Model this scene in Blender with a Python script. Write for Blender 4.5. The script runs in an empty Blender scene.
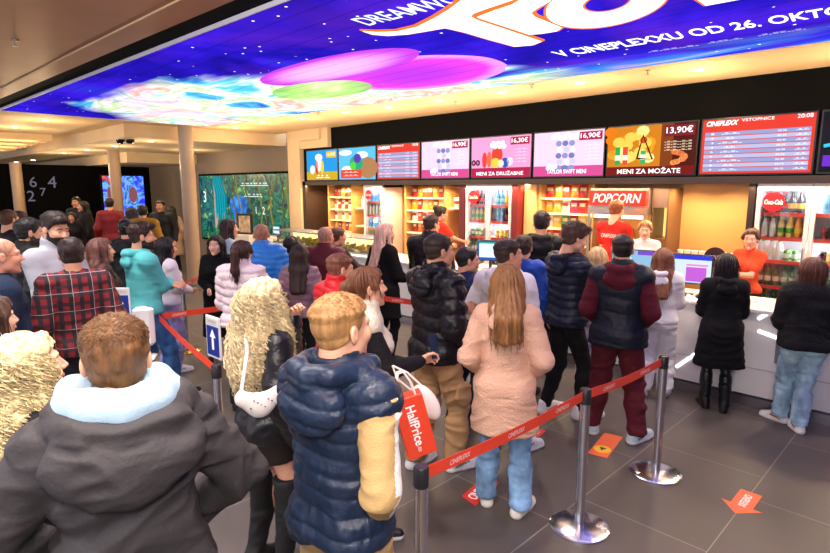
import bpy, math, random
import numpy as np
from mathutils import Vector, Matrix
R = math.radians
SC = bpy.context.scene
COL = SC.collection
rng = np.random.default_rng(7)
random.seed(7)
# ------------------------------------------------------------------ camera
CAM_H, FPX, PITCH, YAW = 2.2, 560.0, R(9.08), R(45)
cd = bpy.data.cameras.new('camera'); cam = bpy.data.objects.new('camera', cd); COL.objects.link(cam)
cam.location = (0, 0, CAM_H); cam.rotation_euler = (R(90) - PITCH, 0, YAW)
cd.sensor_width = 36; cd.lens = 36 * FPX / 830; cd.clip_start = .05; cd.clip_end = 200
SC.camera = cam
FWD = np.array([-math.sin(YAW), math.cos(YAW)]); RGT = np.array([math.cos(YAW), math.sin(YAW)])
def ray(px, py):
    x = px - 415; u = 276.5 - py
    fw = FPX * math.cos(PITCH) + u * math.sin(PITCH); up = u * math.cos(PITCH) - FPX * math.sin(PITCH)
    h = FWD * fw + RGT * x
    return np.array([h[0], h[1], up]) / fw
def at_dist(px, py, d):            # point on the sight line, d metres ahead
    return ray(px, py) * d + np.array([0, 0, CAM_H])
def at_z(px, py, z):
    r = ray(px, py); return r * ((z - CAM_H) / r[2]) + np.array([0, 0, CAM_H])
def at_y(px, py, y):
    r = ray(px, py); return r * (y / r[1]) + np.array([0, 0, CAM_H])
# ------------------------------------------------------------------ materials
MATS = {}
def lin(c):
    if isinstance(c, str):
        c = [int(c[i:i + 2], 16) / 255 for i in (0, 2, 4)]
        return tuple((x / 12.92 if x <= .04045 else ((x + .055) / 1.055) ** 2.4) for x in c)
    return c
def new_mat(name):
    m = bpy.data.materials.new(name); m.use_nodes = True
    return m, m.node_tree.nodes, m.node_tree.links, m.node_tree.nodes['Principled BSDF']
def mat(c, rough=.6, metal=0, bump=0, bscale=60, var=0, vscale=8, stretch=None, sheen=0, spec=.5, coat=0, alpha=1, trans=0):
    key = ('m', c if isinstance(c, str) else tuple(c), rough, metal, bump, bscale, var, vscale, stretch, sheen, spec, coat, alpha, trans)
    if key in MATS: return MATS[key]
    m, N, L, b = new_mat('surface_' + str(len(MATS)))
    col = (*lin(c), 1)
    b.inputs['Base Color'].default_value = col; b.inputs['Roughness'].default_value = rough
    b.inputs['Metallic'].default_value = metal; b.inputs['Specular IOR Level'].default_value = spec
    if sheen: b.inputs['Sheen Weight'].default_value = sheen
    if coat: b.inputs['Coat Weight'].default_value = coat
    if trans: b.inputs['Transmission Weight'].default_value = trans
    if alpha < 1: b.inputs['Alpha'].default_value = alpha
    tc = N.new('ShaderNodeTexCoord'); mp = N.new('ShaderNodeMapping'); L.new(tc.outputs['Object'], mp.inputs[0])
    if stretch: mp.inputs['Scale'].default_value = stretch
    if var:
        n = N.new('ShaderNodeTexNoise'); n.inputs['Scale'].default_value = vscale; n.inputs['Detail'].default_value = 4
        L.new(mp.outputs[0], n.inputs['Vector'])
        cr = N.new('ShaderNodeValToRGB'); L.new(n.outputs[0], cr.inputs[0])
        cr.color_ramp.elements[0].position = .3; cr.color_ramp.elements[1].position = .7
        cr.color_ramp.elements[0].color = tuple(x * (1 - var) for x in col[:3]) + (1,)
        cr.color_ramp.elements[1].color = tuple(min(1, x * (1 + var)) for x in col[:3]) + (1,)
        L.new(cr.outputs[0], b.inputs['Base Color'])
    if bump:
        n = N.new('ShaderNodeTexNoise'); n.inputs['Scale'].default_value = bscale; n.inputs['Detail'].default_value = 5
        L.new(mp.outputs[0], n.inputs['Vector'])
        bp = N.new('ShaderNodeBump'); bp.inputs['Strength'].default_value = bump; bp.inputs['Distance'].default_value = .01
        L.new(n.outputs[0], bp.inputs['Height']); L.new(bp.outputs[0], b.inputs['Normal'])
    MATS[key] = m
    return m
def emit(c, s=1.0):
    key = ('e', c if isinstance(c, str) else tuple(c), s)
    if key in MATS: return MATS[key]
    m, N, L, b = new_mat('glow_' + str(len(MATS)))
    b.inputs['Base Color'].default_value = (0, 0, 0, 1); b.inputs['Roughness'].default_value = .7; b.inputs['Specular IOR Level'].default_value = .1
    b.inputs['Emission Color'].default_value = (*lin(c), 1); b.inputs['Emission Strength'].default_value = s
    MATS[key] = m
    return m
def denim(c):
    return mat(c, .85, bump=.35, bscale=160, var=.5, vscale=9, stretch=(1, 1, .5))
def cloth(c): return mat(c, .85, bump=.25, bscale=140, sheen=.0, spec=.25)
def shell(c, rough=.62): return mat(c, rough, bump=.3, bscale=60, spec=.3)
def leather(c): return mat(c, .32, bump=.3, bscale=70)
def hairmat(c, var=.35):
    return mat(c, .5, bump=.5, bscale=90, var=var, vscale=55, stretch=(1, 1, .12), spec=.4)
def plaid():
    m, N, L, b = new_mat('red_black_plaid')
    tc = N.new('ShaderNodeTexCoord'); sp = N.new('ShaderNodeSeparateXYZ'); L.new(tc.outputs['Object'], sp.inputs[0])
    def stripe(sock, freq, thr, ph=0.0):
        a = N.new('ShaderNodeMath'); a.operation = 'MULTIPLY_ADD'; L.new(sock, a.inputs[0]); a.inputs[1].default_value = freq; a.inputs[2].default_value = ph
        f = N.new('ShaderNodeMath'); f.operation = 'FRACT'; L.new(a.outputs[0], f.inputs[0])
        g = N.new('ShaderNodeMath'); g.operation = 'LESS_THAN'; L.new(f.outputs[0], g.inputs[0]); g.inputs[1].default_value = thr
        return g.outputs[0]
    def mix(fac, c1, c2, mode='MIX'):
        x = N.new('ShaderNodeMixRGB'); x.blend_type = mode
        for s, v in ((x.inputs[0], fac), (x.inputs[1], c1), (x.inputs[2], c2)):
            if isinstance(v, (tuple, float)): s.default_value = v
            else: L.new(v, s)
        return x.outputs[0]
    red = (.22, .012, .02, 1); dk = (.02, .012, .018, 1); wh = (.34, .28, .3, 1)
    c = mix(stripe(sp.outputs[0], 14, .42), red, dk)
    c2 = mix(stripe(sp.outputs[2], 14, .42), c, dk)
    c2 = mix(.75, c, c2)
    c3 = mix(stripe(sp.outputs[0], 7, .03, .3), c2, wh)
    c4 = mix(stripe(sp.outputs[2], 7, .03, .3), c3, wh)
    L.new(c4, b.inputs['Base Color']); b.inputs['Roughness'].default_value = .85
    return m
def floral(base, a_, b_, sc=25):
    m, N, L, b = new_mat('blotch_print')
    tc = N.new('ShaderNodeTexCoord'); v = N.new('ShaderNodeTexVoronoi'); v.inputs['Scale'].default_value = sc
    L.new(tc.outputs['Object'], v.inputs['Vector']); cr = N.new('ShaderNodeValToRGB'); L.new(v.outputs['Color'], cr.inputs[0])
    e = cr.color_ramp.elements; e[0].color = (*lin(base), 1); e[1].color = (*lin(b_), 1); e[1].position = .8
    k = e.new(.5); k.color = (*lin(a_), 1); cr.color_ramp.interpolation = 'CONSTANT'
    L.new(cr.outputs[0], b.inputs['Base Color']); b.inputs['Roughness'].default_value = .7
    return m
# ------------------------------------------------------------------ mesh helpers
def mesh_np(name, V, Q, mats, parent=None, mi=None, smooth=True, world=False):
    me = bpy.data.meshes.new(name)
    V = np.asarray(V, np.float32); Q = np.asarray(Q, np.int32)
    me.vertices.add(len(V)); me.vertices.foreach_set('co', V.ravel())
    k = Q.shape[1]
    me.loops.add(Q.size); me.loops.foreach_set('vertex_index', Q.ravel())
    me.polygons.add(len(Q)); me.polygons.foreach_set('loop_start', np.arange(len(Q), dtype=np.int32) * k)
    try: me.polygons.foreach_set('loop_total', np.full(len(Q), k, np.int32))
    except Exception: pass
    for m in (mats if isinstance(mats, (list, tuple)) else [mats]): me.materials.append(m)
    if mi is not None: me.polygons.foreach_set('material_index', np.asarray(mi, np.int32))
    if smooth: me.polygons.foreach_set('use_smooth', np.ones(len(Q), bool))
    me.update(calc_edges=True)
    o = bpy.data.objects.new(name, me); COL.objects.link(o)
    if parent: o.parent = parent
    return o
class MB:
    """collects simple shapes; build() links them as one mesh object"""
    def __init__(s): s.v = []; s.f = []; s.m = []; s.mats = []
    def mi(s, m):
        if m not in s.mats: s.mats.append(m)
        return s.mats.index(m)
    def add(s, vs, fs, m):
        o = len(s.v); k = s.mi(m); s.v += [tuple(map(float, v)) for v in vs]
        s.f += [[i + o for i in f] for f in fs]; s.m += [k] * len(fs); return s
    def box(s, x0, y0, z0, x1, y1, z1, m, bev=0):
        if bev:
            b = min(bev, abs(x1 - x0) / 2.01, abs(y1 - y0) / 2.01, abs(z1 - z0) / 2.01)
            vs = []; 
            for (z, e) in ((z0, b), (z0 + b, 0), (z1 - b, 0), (z1, b)):
                X0, X1, Y0, Y1 = x0 + e, x1 - e, y0 + e, y1 - e
                vs += [(X0 + b, Y0, z), (X1 - b, Y0, z), (X1, Y0 + b, z), (X1, Y1 - b, z), (X1 - b, Y1, z), (X0 + b, Y1, z), (X0, Y1 - b, z), (X0, Y0 + b, z)]
            fs = [list(range(7, -1, -1)), list(range(24, 32))]
            for r in range(3):
                for i in range(8):
                    j = (i + 1) % 8; fs.append([r * 8 + i, r * 8 + j, r * 8 + 8 + j, r * 8 + 8 + i])
            return s.add(vs, fs, m)
        vs = [(x0, y0, z0), (x1, y0, z0), (x1, y1, z0), (x0, y1, z0), (x0, y0, z1), (x1, y0, z1), (x1, y1, z1), (x0, y1, z1)]
        return s.add(vs, [[3, 2, 1, 0], [4, 5, 6, 7], [0, 1, 5, 4], [1, 2, 6, 5], [2, 3, 7, 6], [3, 0, 4, 7]], m)
    def lathe(s, prof, m, c=(0, 0, 0), n=20, cap=True, ax=None):
        vs = []; fs = []
        for (r, z) in prof:
            for i in range(n):
                a = 2 * math.pi * i / n; vs.append((c[0] + r * math.cos(a), c[1] + r * math.sin(a), c[2] + z))
        for k in range(len(prof) - 1):
            for i in range(n):
                j = (i + 1) % n; fs.append([k * n + i, k * n + j, k * n + n + j, k * n + n + i])
        if cap:
            fs.append(list(range(n - 1, -1, -1))); fs.append([(len(prof) - 1) * n + i for i in range(n)])
        return s.add(vs, fs, m)
    def tube(s, pts, r, m, n=8, cap=True):
        P = [np.array(p, float) for p in pts]; rs = r if isinstance(r, (list, tuple)) else [r] * len(P)
        vs = []; fs = []; up = np.array([0, 0, 1.0]); prev = None
        for i, p in enumerate(P):
            t = P[min(i + 1, len(P) - 1)] - P[max(i - 1, 0)]; t /= (np.linalg.norm(t) + 1e-9)
            if prev is None:
                a = np.cross(t, up if abs(t[2]) < .95 else np.array([1.0, 0, 0]))
            else: a = prev - t * prev.dot(t)
            a /= np.linalg.norm(a) + 1e-9; prev = a; b = np.cross(t, a)
            for k in range(n):
                th = 2 * math.pi * k / n; vs.append(p + rs[i] * (a * math.cos(th) + b * math.sin(th)))
        for i in range(len(P) - 1):
            for k in range(n):
                j = (k + 1) % n; fs.append([i * n + k, i * n + j, i * n + n + j, i * n + n + k])
        if cap: fs.append(list(range(n - 1, -1, -1))); fs.append([(len(P) - 1) * n + i for i in range(n)])
        return s.add(vs, fs, m)
    def poly(s, pts, m): return s.add(pts, [list(range(len(pts)))], m)
    def prism(s, pts, d, m):       # pts 3D loop, d extrusion vector
        n = len(pts); p2 = [tuple(np.array(p) + np.array(d)) for p in pts]
        fs = [list(range(n - 1, -1, -1)), list(range(n, 2 * n))] + [[i, (i + 1) % n, n + (i + 1) % n, n + i] for i in range(n)]
        return s.add(list(pts) + p2, fs, m)
    def build(s, name, parent=None, smooth=False, loc=None, rotz=0, weld=False):
        me = bpy.data.meshes.new(name); me.from_pydata(s.v, [], s.f)
        for m in s.mats: me.materials.append(m)
        me.polygons.foreach_set('material_index', s.m)
        if smooth:
            me.polygons.foreach_set('use_smooth', [True] * len(s.f)); me.update()
            try: me.set_sharp_from_angle(angle=R(40))
            except Exception: pass
        me.update()
        o = bpy.data.objects.new(name, me); COL.objects.link(o)
        if loc is not None: o.location = loc
        if rotz: o.rotation_euler.z = rotz
        if parent: o.parent = parent
        return o
def tag(o, label=None, cat=None, group=None, kind=None):
    if label: o['label'] = label
    if cat: o['category'] = cat
    if group: o['group'] = group
    if kind: o['kind'] = kind
    return o
def empty(name, loc, rz=0, label=None, cat=None, group=None, kind=None):
    o = bpy.data.objects.new(name, None); COL.objects.link(o); o.location = loc; o.rotation_euler = (0, 0, rz); o.empty_display_size = .1
    return tag(o, label, cat, group, kind)
def copy_tree(o, parent=None):
    c = o.copy(); COL.objects.link(c)
    if parent: c.parent = parent; c.matrix_parent_inverse = o.matrix_parent_inverse
    for ch in list(o.children): copy_tree(ch, c)
    return c
def text_mesh(txt, m, width=None, height=None, shear=0, bold=0, ext=0.0, align='CENTER'):
    """returns MB-ready (verts, faces) of flat text in XY centred on 0"""
    cu = bpy.data.curves.new('t', 'FONT'); cu.body = txt; cu.size = 1; cu.shear = shear; cu.offset = bold; cu.extrude = ext; cu.resolution_u = 3
    ob = bpy.data.objects.new('t', cu); COL.objects.link(ob)
    dg = bpy.context.evaluated_depsgraph_get(); dg.update()
    me = bpy.data.meshes.new_from_object(ob.evaluated_get(dg))
    vs = np.array([v.co[:] for v in me.vertices]) if len(me.vertices) else np.zeros((1, 3)); fs = [list(p.vertices) for p in me.polygons]
    bpy.data.objects.remove(ob); bpy.data.curves.remove(cu); bpy.data.meshes.remove(me)
    lo, hi = vs.min(0), vs.max(0); vs -= (lo + hi) / 2; w, h = (hi - lo)[:2]
    sx = width / w if width else None; sy = height / h if height else None
    sx = sx or sy; sy = sy or sx
    vs[:, 0] *= sx; vs[:, 1] *= sy
    return vs, fs
def put_text(mb, txt, m, org, right, up, off=.0, **k):
    vs, fs = text_mesh(txt, m, **k)
    r = np.array(right, float); r /= np.linalg.norm(r); u = np.array(up, float); u /= np.linalg.norm(u); n = np.cross(r, u)
    mb.add([np.array(org) + r * v[0] + u * v[1] + n * (off + v[2]) for v in vs], fs, m)
# ------------------------------------------------------------------ noise + signed distance fields
def _h(i, j, k, s):
    n = (i * 374761393 + j * 668265263 + k * 2147483647 + s * 1274126177) & 0x7fffffff
    n = ((n ^ (n >> 13)) * 1274126177) & 0x7fffffff
    n = (n ^ (n >> 16)) & 0xffff
    return n / 65535.0
def noise(P, s=0):
    P = np.asarray(P, float); I = np.floor(P).astype(np.int64); f = P - I; f = f * f * (3 - 2 * f); r = 0
    for a in (0, 1):
        for b in (0, 1):
            for c in (0, 1):
                w = (f[:, 0] if a else 1 - f[:, 0]) * (f[:, 1] if b else 1 - f[:, 1]) * (f[:, 2] if c else 1 - f[:, 2])
                r = r + w * _h(I[:, 0] + a, I[:, 1] + b, I[:, 2] + c, s)
    return r
def folds(P, s=0):
    w = np.stack([noise(P * 4, s + 1), noise(P * 4, s + 2), noise(P * 4, s + 3)], 1) * 1.6
    a = noise(P * np.array([5, 5, 11]) + w * 1.5, s); b = noise(P * np.array([11, 11, 24]) + w * 2, s + 9)
    return (1 - 2 * np.abs(2 * a - 1)) * .7 + (1 - 2 * np.abs(2 * b - 1)) * .3
class Field:
    def __init__(s, lo, hi, h):
        s.h = h; s.o = np.array(lo, float) - 2 * h
        s.n = np.maximum(4, np.ceil((np.array(hi) + 2 * h - s.o) / h).astype(int) + 1)
        s.F = np.full(s.n, .15, np.float32)
        s.ax = [s.o[i] + h * np.arange(s.n[i]) for i in range(3)]
    def win(s, lo, hi):
        sl = []
        for i in range(3):
            a = int(max(0, math.floor((lo[i] - s.o[i]) / s.h))); b = int(min(s.n[i], math.ceil((hi[i] - s.o[i]) / s.h) + 1))
            if b <= a: return None
            sl.append(slice(a, b))
        return tuple(sl)
    def grid(s, sl):
        return (s.ax[0][sl[0]][:, None, None], s.ax[1][sl[1]][None, :, None], s.ax[2][sl[2]][None, None, :])
    def merge(s, sl, d, k, sub):
        F = s.F[sl]
        if sub:
            if k > 0:
                h = np.clip(.5 - .5 * (F + d) / k, 0, 1); s.F[sl] = F * (1 - h) - d * h + k * h * (1 - h)
            else: s.F[sl] = np.maximum(F, -d)
        elif k > 0:
            h = np.clip(.5 + .5 * (F - d) / k, 0, 1); s.F[sl] = F * (1 - h) + d * h - k * h * (1 - h)
        else: s.F[sl] = np.minimum(F, d)
    def cone(s, a, b, r1, r2=None, k=.03, ratio=1.0, sub=False):
        r2 = r1 if r2 is None else r2; a = np.array(a, float); b = np.array(b, float)
        m = max(r1, r2) * max(1, ratio) + k + 3 * s.h
        sl = s.win(np.minimum(a, b) - m, np.maximum(a, b) + m)
        if sl is None: return s
        X, Y, Z = s.grid(sl); d = b - a; L2 = d.dot(d) + 1e-12
        t = np.clip(((X - a[0]) * d[0] + (Y - a[1]) * d[1] + (Z - a[2]) * d[2]) / L2, 0, 1)
        dy = (Y - a[1] - t * d[1]) / ratio
        q = np.sqrt((X - a[0] - t * d[0]) ** 2 + dy ** 2 + (Z - a[2] - t * d[2]) ** 2) - (r1 + (r2 - r1) * t)
        s.merge(sl, q.astype(np.float32), k, sub); return s
    def ell(s, c, r, k=.01, sub=False, rx=0, rz=0):
        m = max(r) + k + 3 * s.h; c = np.array(c, float); sl = s.win(c - m, c + m)
        if sl is None: return s
        X, Y, Z = s.grid(sl); X = X - c[0]; Y = Y - c[1]; Z = Z - c[2]
        if rx: X, Y, Z = X, Y * math.cos(rx) + Z * math.sin(rx), -Y * math.sin(rx) + Z * math.cos(rx)
        if rz: X, Y = X * math.cos(rz) + Y * math.sin(rz), -X * math.sin(rz) + Y * math.cos(rz)
        k0 = np.sqrt((X / r[0]) ** 2 + (Y / r[1]) ** 2 + (Z / r[2]) ** 2) + 1e-9
        k1 = np.sqrt((X / r[0] ** 2) ** 2 + (Y / r[1] ** 2) ** 2 + (Z / r[2] ** 2) ** 2) + 1e-9
        s.merge(sl, (k0 * (k0 - 1) / k1).astype(np.float32), k, sub); return s
    def cut_below(s, z):
        s.F = np.maximum(s.F, (z - s.ax[2])[None, None, :].astype(np.float32)); return s
    def cut_above(s, z):
        s.F = np.maximum(s.F, (s.ax[2] - z)[None, None, :].astype(np.float32)); return s
    def mesh(s):
        F = s.F.copy(); F[0] = F[-1] = .1; F[:, 0] = F[:, -1] = .1; F[:, :, 0] = F[:, :, -1] = .1
        S = F < 0; n = np.array(F.shape) - 1
        cnt = np.zeros(n, np.int8)
        cor = [(a, b, c) for a in (0, 1) for b in (0, 1) for c in (0, 1)]
        for a, b, c in cor: cnt += S[a:a + n[0], b:b + n[1], c:c + n[2]]
        act = (cnt > 0) & (cnt < 8); I = np.argwhere(act)
        if not len(I): return np.zeros((0, 3)), np.zeros((0, 4), int)
        idx = np.full(n, -1, np.int64); idx[act] = np.arange(len(I))
        vals = [F[I[:, 0] + a, I[:, 1] + b, I[:, 2] + c] for a, b, c in cor]
        pos = np.zeros((len(I), 3)); w = np.zeros(len(I))
        for p in range(8):
            for q in range(p + 1, 8):
                A = np.array(cor[p]); B = np.array(cor[q])
                if np.abs(A - B).sum() != 1: continue
                v0, v1 = vals[p], vals[q]; mk = (v0 < 0) != (v1 < 0)
                t = np.where(mk, v0 / np.where(mk, v0 - v1, 1), 0)
                pos += np.where(mk[:, None], A + t[:, None] * (B - A), 0); w += mk
        V = (I + pos / w[:, None]) * s.h + s.o
        Qs = []
        for ax in range(3):
            u, v = (ax + 1) % 3, (ax + 2) % 3
            a0 = [slice(None)] * 3; a1 = [slice(None)] * 3; a0[ax] = slice(0, -1); a1[ax] = slice(1, None)
            s0 = S[tuple(a0)]; s1 = S[tuple(a1)]; E = np.argwhere(s0 != s1)
            ok = (E[:, u] > 0) & (E[:, v] > 0) & (E[:, u] < F.shape[u] - 1) & (E[:, v] < F.shape[v] - 1); E = E[ok]
            inside = s0[E[:, 0], E[:, 1], E[:, 2]]
            def g(du, dv):
                e = E.copy(); e[:, u] += du; e[:, v] += dv; return idx[e[:, 0], e[:, 1], e[:, 2]]
            q = np.stack([g(-1, -1), g(0, -1), g(0, 0), g(-1, 0)], 1)
            q[~inside] = q[~inside][:, ::-1]; Qs.append(q)
        Q = np.concatenate(Qs)
        return V, Q[(Q >= 0).all(1)]
def normals(V, Q):
    if len(V) == 0: return V
    a = np.cross(V[Q[:, 2]] - V[Q[:, 0]], V[Q[:, 3]] - V[Q[:, 1]]) if Q.shape[1] == 4 else np.cross(V[Q[:, 1]] - V[Q[:, 0]], V[Q[:, 2]] - V[Q[:, 0]])
    N = np.zeros_like(V)
    for k in range(Q.shape[1]): 
        for c in range(3): N[:, c] += np.bincount(Q[:, k], a[:, c], len(V))
    return N / (np.linalg.norm(N, axis=1, keepdims=True) + 1e-12)
def xf(V, M): return V @ M[:3, :3].T + M[:3, 3]
def spikes(roots, dirs, L, w, sides=3, droop=None, seg=3):
    """tapered tufts as quads"""
    n = len(roots); ref = np.cross(dirs, np.array([.3, .5, .8])); ref /= np.linalg.norm(ref, axis=1, keepdims=True) + 1e-9
    b = np.cross(dirs, ref); Vs = []; L = np.broadcast_to(L, (n,))
    for i in range(seg + 1):
        t = i / seg; c = roots + dirs * (L * t)[:, None]
        if droop is not None: c = c + droop * (t * t)
        ww = w * (1 - t) + .0004
        for k in range(sides):
            th = 2 * math.pi * k / sides; Vs.append(c + ww * (ref * math.cos(th) + b * math.sin(th)))
    V = np.stack(Vs, 1).reshape(-1, 3); per = (seg + 1) * sides; base = np.arange(n)[:, None] * per; Q = []
    for i in range(seg):
        for k in range(sides):
            j = (k + 1) % sides; Q.append(np.concatenate([base + i * sides + k, base + i * sides + j, base + (i + 1) * sides + j, base + (i + 1) * sides + k], 1))
    return V, np.concatenate(Q)
def join(parts):
    Vs, Qs, Ms, o = [], [], [], 0
    for p in parts:
        V, Q = p[0], p[1]; m = p[2] if len(p) > 2 else 0
        Vs.append(V); Qs.append(Q + o); Ms.append(np.broadcast_to(np.asarray(m, int), (len(Q),))); o += len(V)
    return np.concatenate(Vs), np.concatenate(Qs), np.concatenate(Ms)
# ------------------------------------------------------------------ heads, hair, hands, shoes (cached prototypes)
CACHE = {}
def cached(fn):
    def w(*a):
        k = (fn.__name__,) + a
        if k not in CACHE: CACHE[k] = fn(*a)
        return CACHE[k]
    return w
def head_field(h, sex, grow=0, base=True):
    f = Field((-.12, -.14, -.19), (.12, .16, .16), h); w = 1.0 if sex == 'm' else .94; g = grow
    if base:
        f.ell((0, -.015, .033), (.076 * w + g, .096 + g, .083 + g), .01)
        f.ell((0, .028, -.025), (.062 * w + g, .068 + g, .082 + g), .02)
        f.ell((0, .045, -.082), (.04 * w + g, .042 + g, .034 + g), .02)
        for sx in (-1, 1):
            f.ell((sx * .044 * w, .012, -.062), (.02 + g, .03 + g, .026 + g), .02)
            f.ell((sx * .036 * w, .062, -.022), (.026 + g, .024 + g, .024 + g), .02)
            f.cone((sx * .012, .086, .028), (sx * .045 * w, .072, .026), .010 if sex == 'm' else .008, k=.014)
        f.ell((0, .076, -.1), (.02 + g, .018 + g, .015 + g), .014)
        f.cone((0, -.035, -.06), (0, -.05, -.17), .053 * w if sex == 'm' else .045, .058 * w if sex == 'm' else .05, k=.02)
    return f
@cached
def head_proto(sex, h):
    f = head_field(h, sex); w = 1.0 if sex == 'm' else .94
    for sx in (-1, 1):
        f.ell((sx * .031, .1, .009), (.016, .014, .009), .012, sub=True)
        f.ell((sx * .031, .0735, .008), (.0155, .0145, .0135), .002)
    f.cone((0, .088, .012), (0, .110, -.022), .0075, .0115 if sex == 'm' else .0095, k=.01)
    for sx in (-1, 1): f.ell((sx * .011, .099, -.026), (.0085, .011, .008), .006)
    f.ell((0, .091, -.0555), (.024, .011, .0095), .006)
    f.ell((0, .108, -.0555), (.021, .007, .0016), .003, sub=True)
    for sx in (-1, 1):
        f.ell((sx * .078 * w, -.012, -.002), (.009, .019, .031), .006, rz=sx * .35)
        f.ell((sx * .089 * w, -.008, .002), (.006, .010, .018), .003, sub=True)
    V, Q = f.mesh(); C = V[Q].mean(1); mi = np.zeros(len(Q), int)
    for sx in (-1, 1):
        e = np.linalg.norm((C - [sx * .031, .0735, .008]) / [.0155, .0145, .0135], axis=1)
        m = (e < 1.07) & (C[:, 1] > .080) & (np.abs(C[:, 2] - .0075) < .0052); mi[m] = 1
        mi[m & (np.hypot(C[:, 0] - sx * .031, C[:, 2] - .007) < .0058)] = 2
        br = (np.abs(C[:, 2] - (.0315 - .25 * (np.abs(C[:, 0]) - .03) * (np.abs(C[:, 0]) > .03))) < (.0045 if sex == 'm' else .0032)) & (C[:, 1] > .05) & (np.abs(C[:, 0]) > .012) & (np.abs(C[:, 0]) < .05)
        mi[br] = 4
    lp = (np.hypot(C[:, 0] / .025, (C[:, 2] + .0555) / .0098) < 1) & (C[:, 1] > .085); mi[lp] = 3
    return V, Q, mi
def zline(Y, low):
    return np.interp(Y, [-.13, -.08, -.035, -.01, .02, .045, .07, .1], [low, low, low + .03, .0, .005, .04, .066, .074])
@cached
def hair_proto(kind, h, n, seed):
    """hair in head space; returns V,Q"""
    r = np.random.default_rng(seed)
    f = Field((-.22, -.26, -.55 if kind in ('long', 'longback', 'curly', 'wavy') else -.30), (.22, .2, .2), h)
    X, Y, Z = f.grid((slice(None),) * 3)
    parts = []
    top = {'short': .017, 'crop': .009, 'fade': .013, 'quiff': .024, 'mop': .028, 'stubble': .003, 'bob': .018, 'long': .013, 'longback': .013, 'wavy': .015, 'curly': .014, 'pony': .010, 'bun': .010}.get(kind, .02)
    side = {'short': .007, 'crop': .004, 'fade': .0022, 'quiff': .003, 'mop': .016, 'stubble': .001, 'bob': .016, 'long': .013, 'longback': .013, 'wavy': .015, 'curly': .014, 'pony': .008, 'bun': .008}[kind]
    def ellf(c, rad):
        k0 = np.sqrt(((X - c[0]) / rad[0]) ** 2 + ((Y - c[1]) / rad[1]) ** 2 + ((Z - c[2]) / rad[2]) ** 2) + 1e-9
        return (k0 - 1) * min(rad)
    low = {'bob': -.11, 'mop': -.075, 'short': -.07, 'fade': -.055}.get(kind, -.06)
    th = side + (top - side) * np.clip((Z - (.045 if kind == 'fade' else .02)) / (.025 if kind == 'fade' else .07), 0, 1)
    cap = np.minimum(ellf((0, -.015, .033), (.076, .096, .083)), ellf((0, -.01, -.01), (.070, .085, .07))) - th
    if kind in ('quiff', 'mop'):
        cap = np.minimum(cap, ellf((.012, .062, .098), (.058, .045, .026)))
    cap = np.maximum(cap, zline(Y, low) - Z + 0 * X)
    cap = np.where(np.broadcast_to((Y > .055) & (Z < .064) & (np.abs(X) < .075), cap.shape), np.maximum(cap, .01), cap)
    if kind == 'mop': pass
    f.F = np.minimum(f.F, cap.astype(np.float32))
    if kind in ('long', 'longback', 'wavy', 'curly', 'pony', 'bun', 'bob'):
        for sx in (-1, 1):       # side sweep framing the face
            f.cone((sx * .03, .05, .095), (sx * .078, .02, .02), .018, .02, k=.02)
    if kind in ('long', 'longback', 'wavy', 'curly'):
        L = {'long': -.36, 'longback': -.30, 'wavy': -.30, 'curly': -.30}[kind]; wd = {'long': 0, 'longback': 0, 'wavy': .015, 'curly': .024}[kind]
        for sx in (-1, 1):
            f.cone((sx * .05, -.045, .02), (sx * (.062 + wd), -.075, -.14), .045 + wd * .4, .044 + wd, k=.04)
            f.cone((sx * (.062 + wd), -.075, -.14), (sx * (.055 + wd * .6), -.165, L), .044 + wd, .03 + wd * .4, k=.04)
            f.cone((sx * .078, .01, .02), (sx * (.084 + wd), .015, -.10), .018 + wd * .4, .018 + wd * .6, k=.02)
            f.cone((sx * (.084 + wd), .015, -.10), (sx * (.085 + wd), .02, L * .72), .018 + wd * .5, .01 + wd * .3, k=.03)
        f.cone((0, -.07, .0), (0, -.105, -.15), .05 + wd * .3, .045 + wd * .4, k=.04); f.cone((0, -.105, -.15), (0, -.185, L), .045 + wd * .4, .03, k=.04)
        if kind == 'longback':
            for sx in (-1, 0, 1): f.cone((sx * .035, -.09, -.05), (sx * .04, -.20, -.17), .045, .034, k=.04); f.cone((sx * .04, -.20, -.17), (sx * .035, -.215, L), .034, .024, k=.03)
    if kind == 'bob':
        for sx in (-1, 1):
            f.cone((sx * .06, -.03, .02), (sx * .068, -.03, -.12), .036, .03, k=.03); f.cone((sx * .08, .0, .02), (sx * .08, .01, -.1), .016, .014, k=.02)
        f.cone((0, -.06, 0), (0, -.07, -.13), .05, .04, k=.03)
    if kind == 'pony':
        f.ell((0, -.125, .03), (.028, .03, .03), .015); f.cone((0, -.135, .02), (0, -.15, -.14), .032, .034, k=.02); f.cone((0, -.15, -.14), (.01, -.13, -.27), .034, .012, k=.03)
    if kind == 'bun': f.ell((0, -.105, .085), (.042, .042, .04), .012)
    if kind in ('hijab',): pass
    V, Q = f.mesh(); N = normals(V, Q)
    cr = np.array([.0, -.06, .11])
    if kind in ('long', 'longback', 'wavy', 'pony', 'bob', 'bun', 'curly'):
        ang = np.arctan2(V[:, 0], V[:, 1] + .02)
        g = noise(np.stack([ang * 9, V[:, 2] * 3, V[:, 2] * 0], 1), seed); g2 = noise(np.stack([ang * 26, V[:, 2] * 6, V[:, 1] * 20], 1), seed + 3)
        if kind == 'curly':
            wv = np.stack([noise(V * 22, seed + 1), noise(V * 22, seed + 2), noise(V * 14, seed + 4)], 1)
            g = .5 + (noise(V * np.array([38, 38, 24]) + wv * 3, seed) - .5) * 1.1; g2 = noise(V * 90, seed + 3)
        V = V + N * ((g - .5) * .018 + (g2 - .5) * .008)[:, None]
    else:
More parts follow.
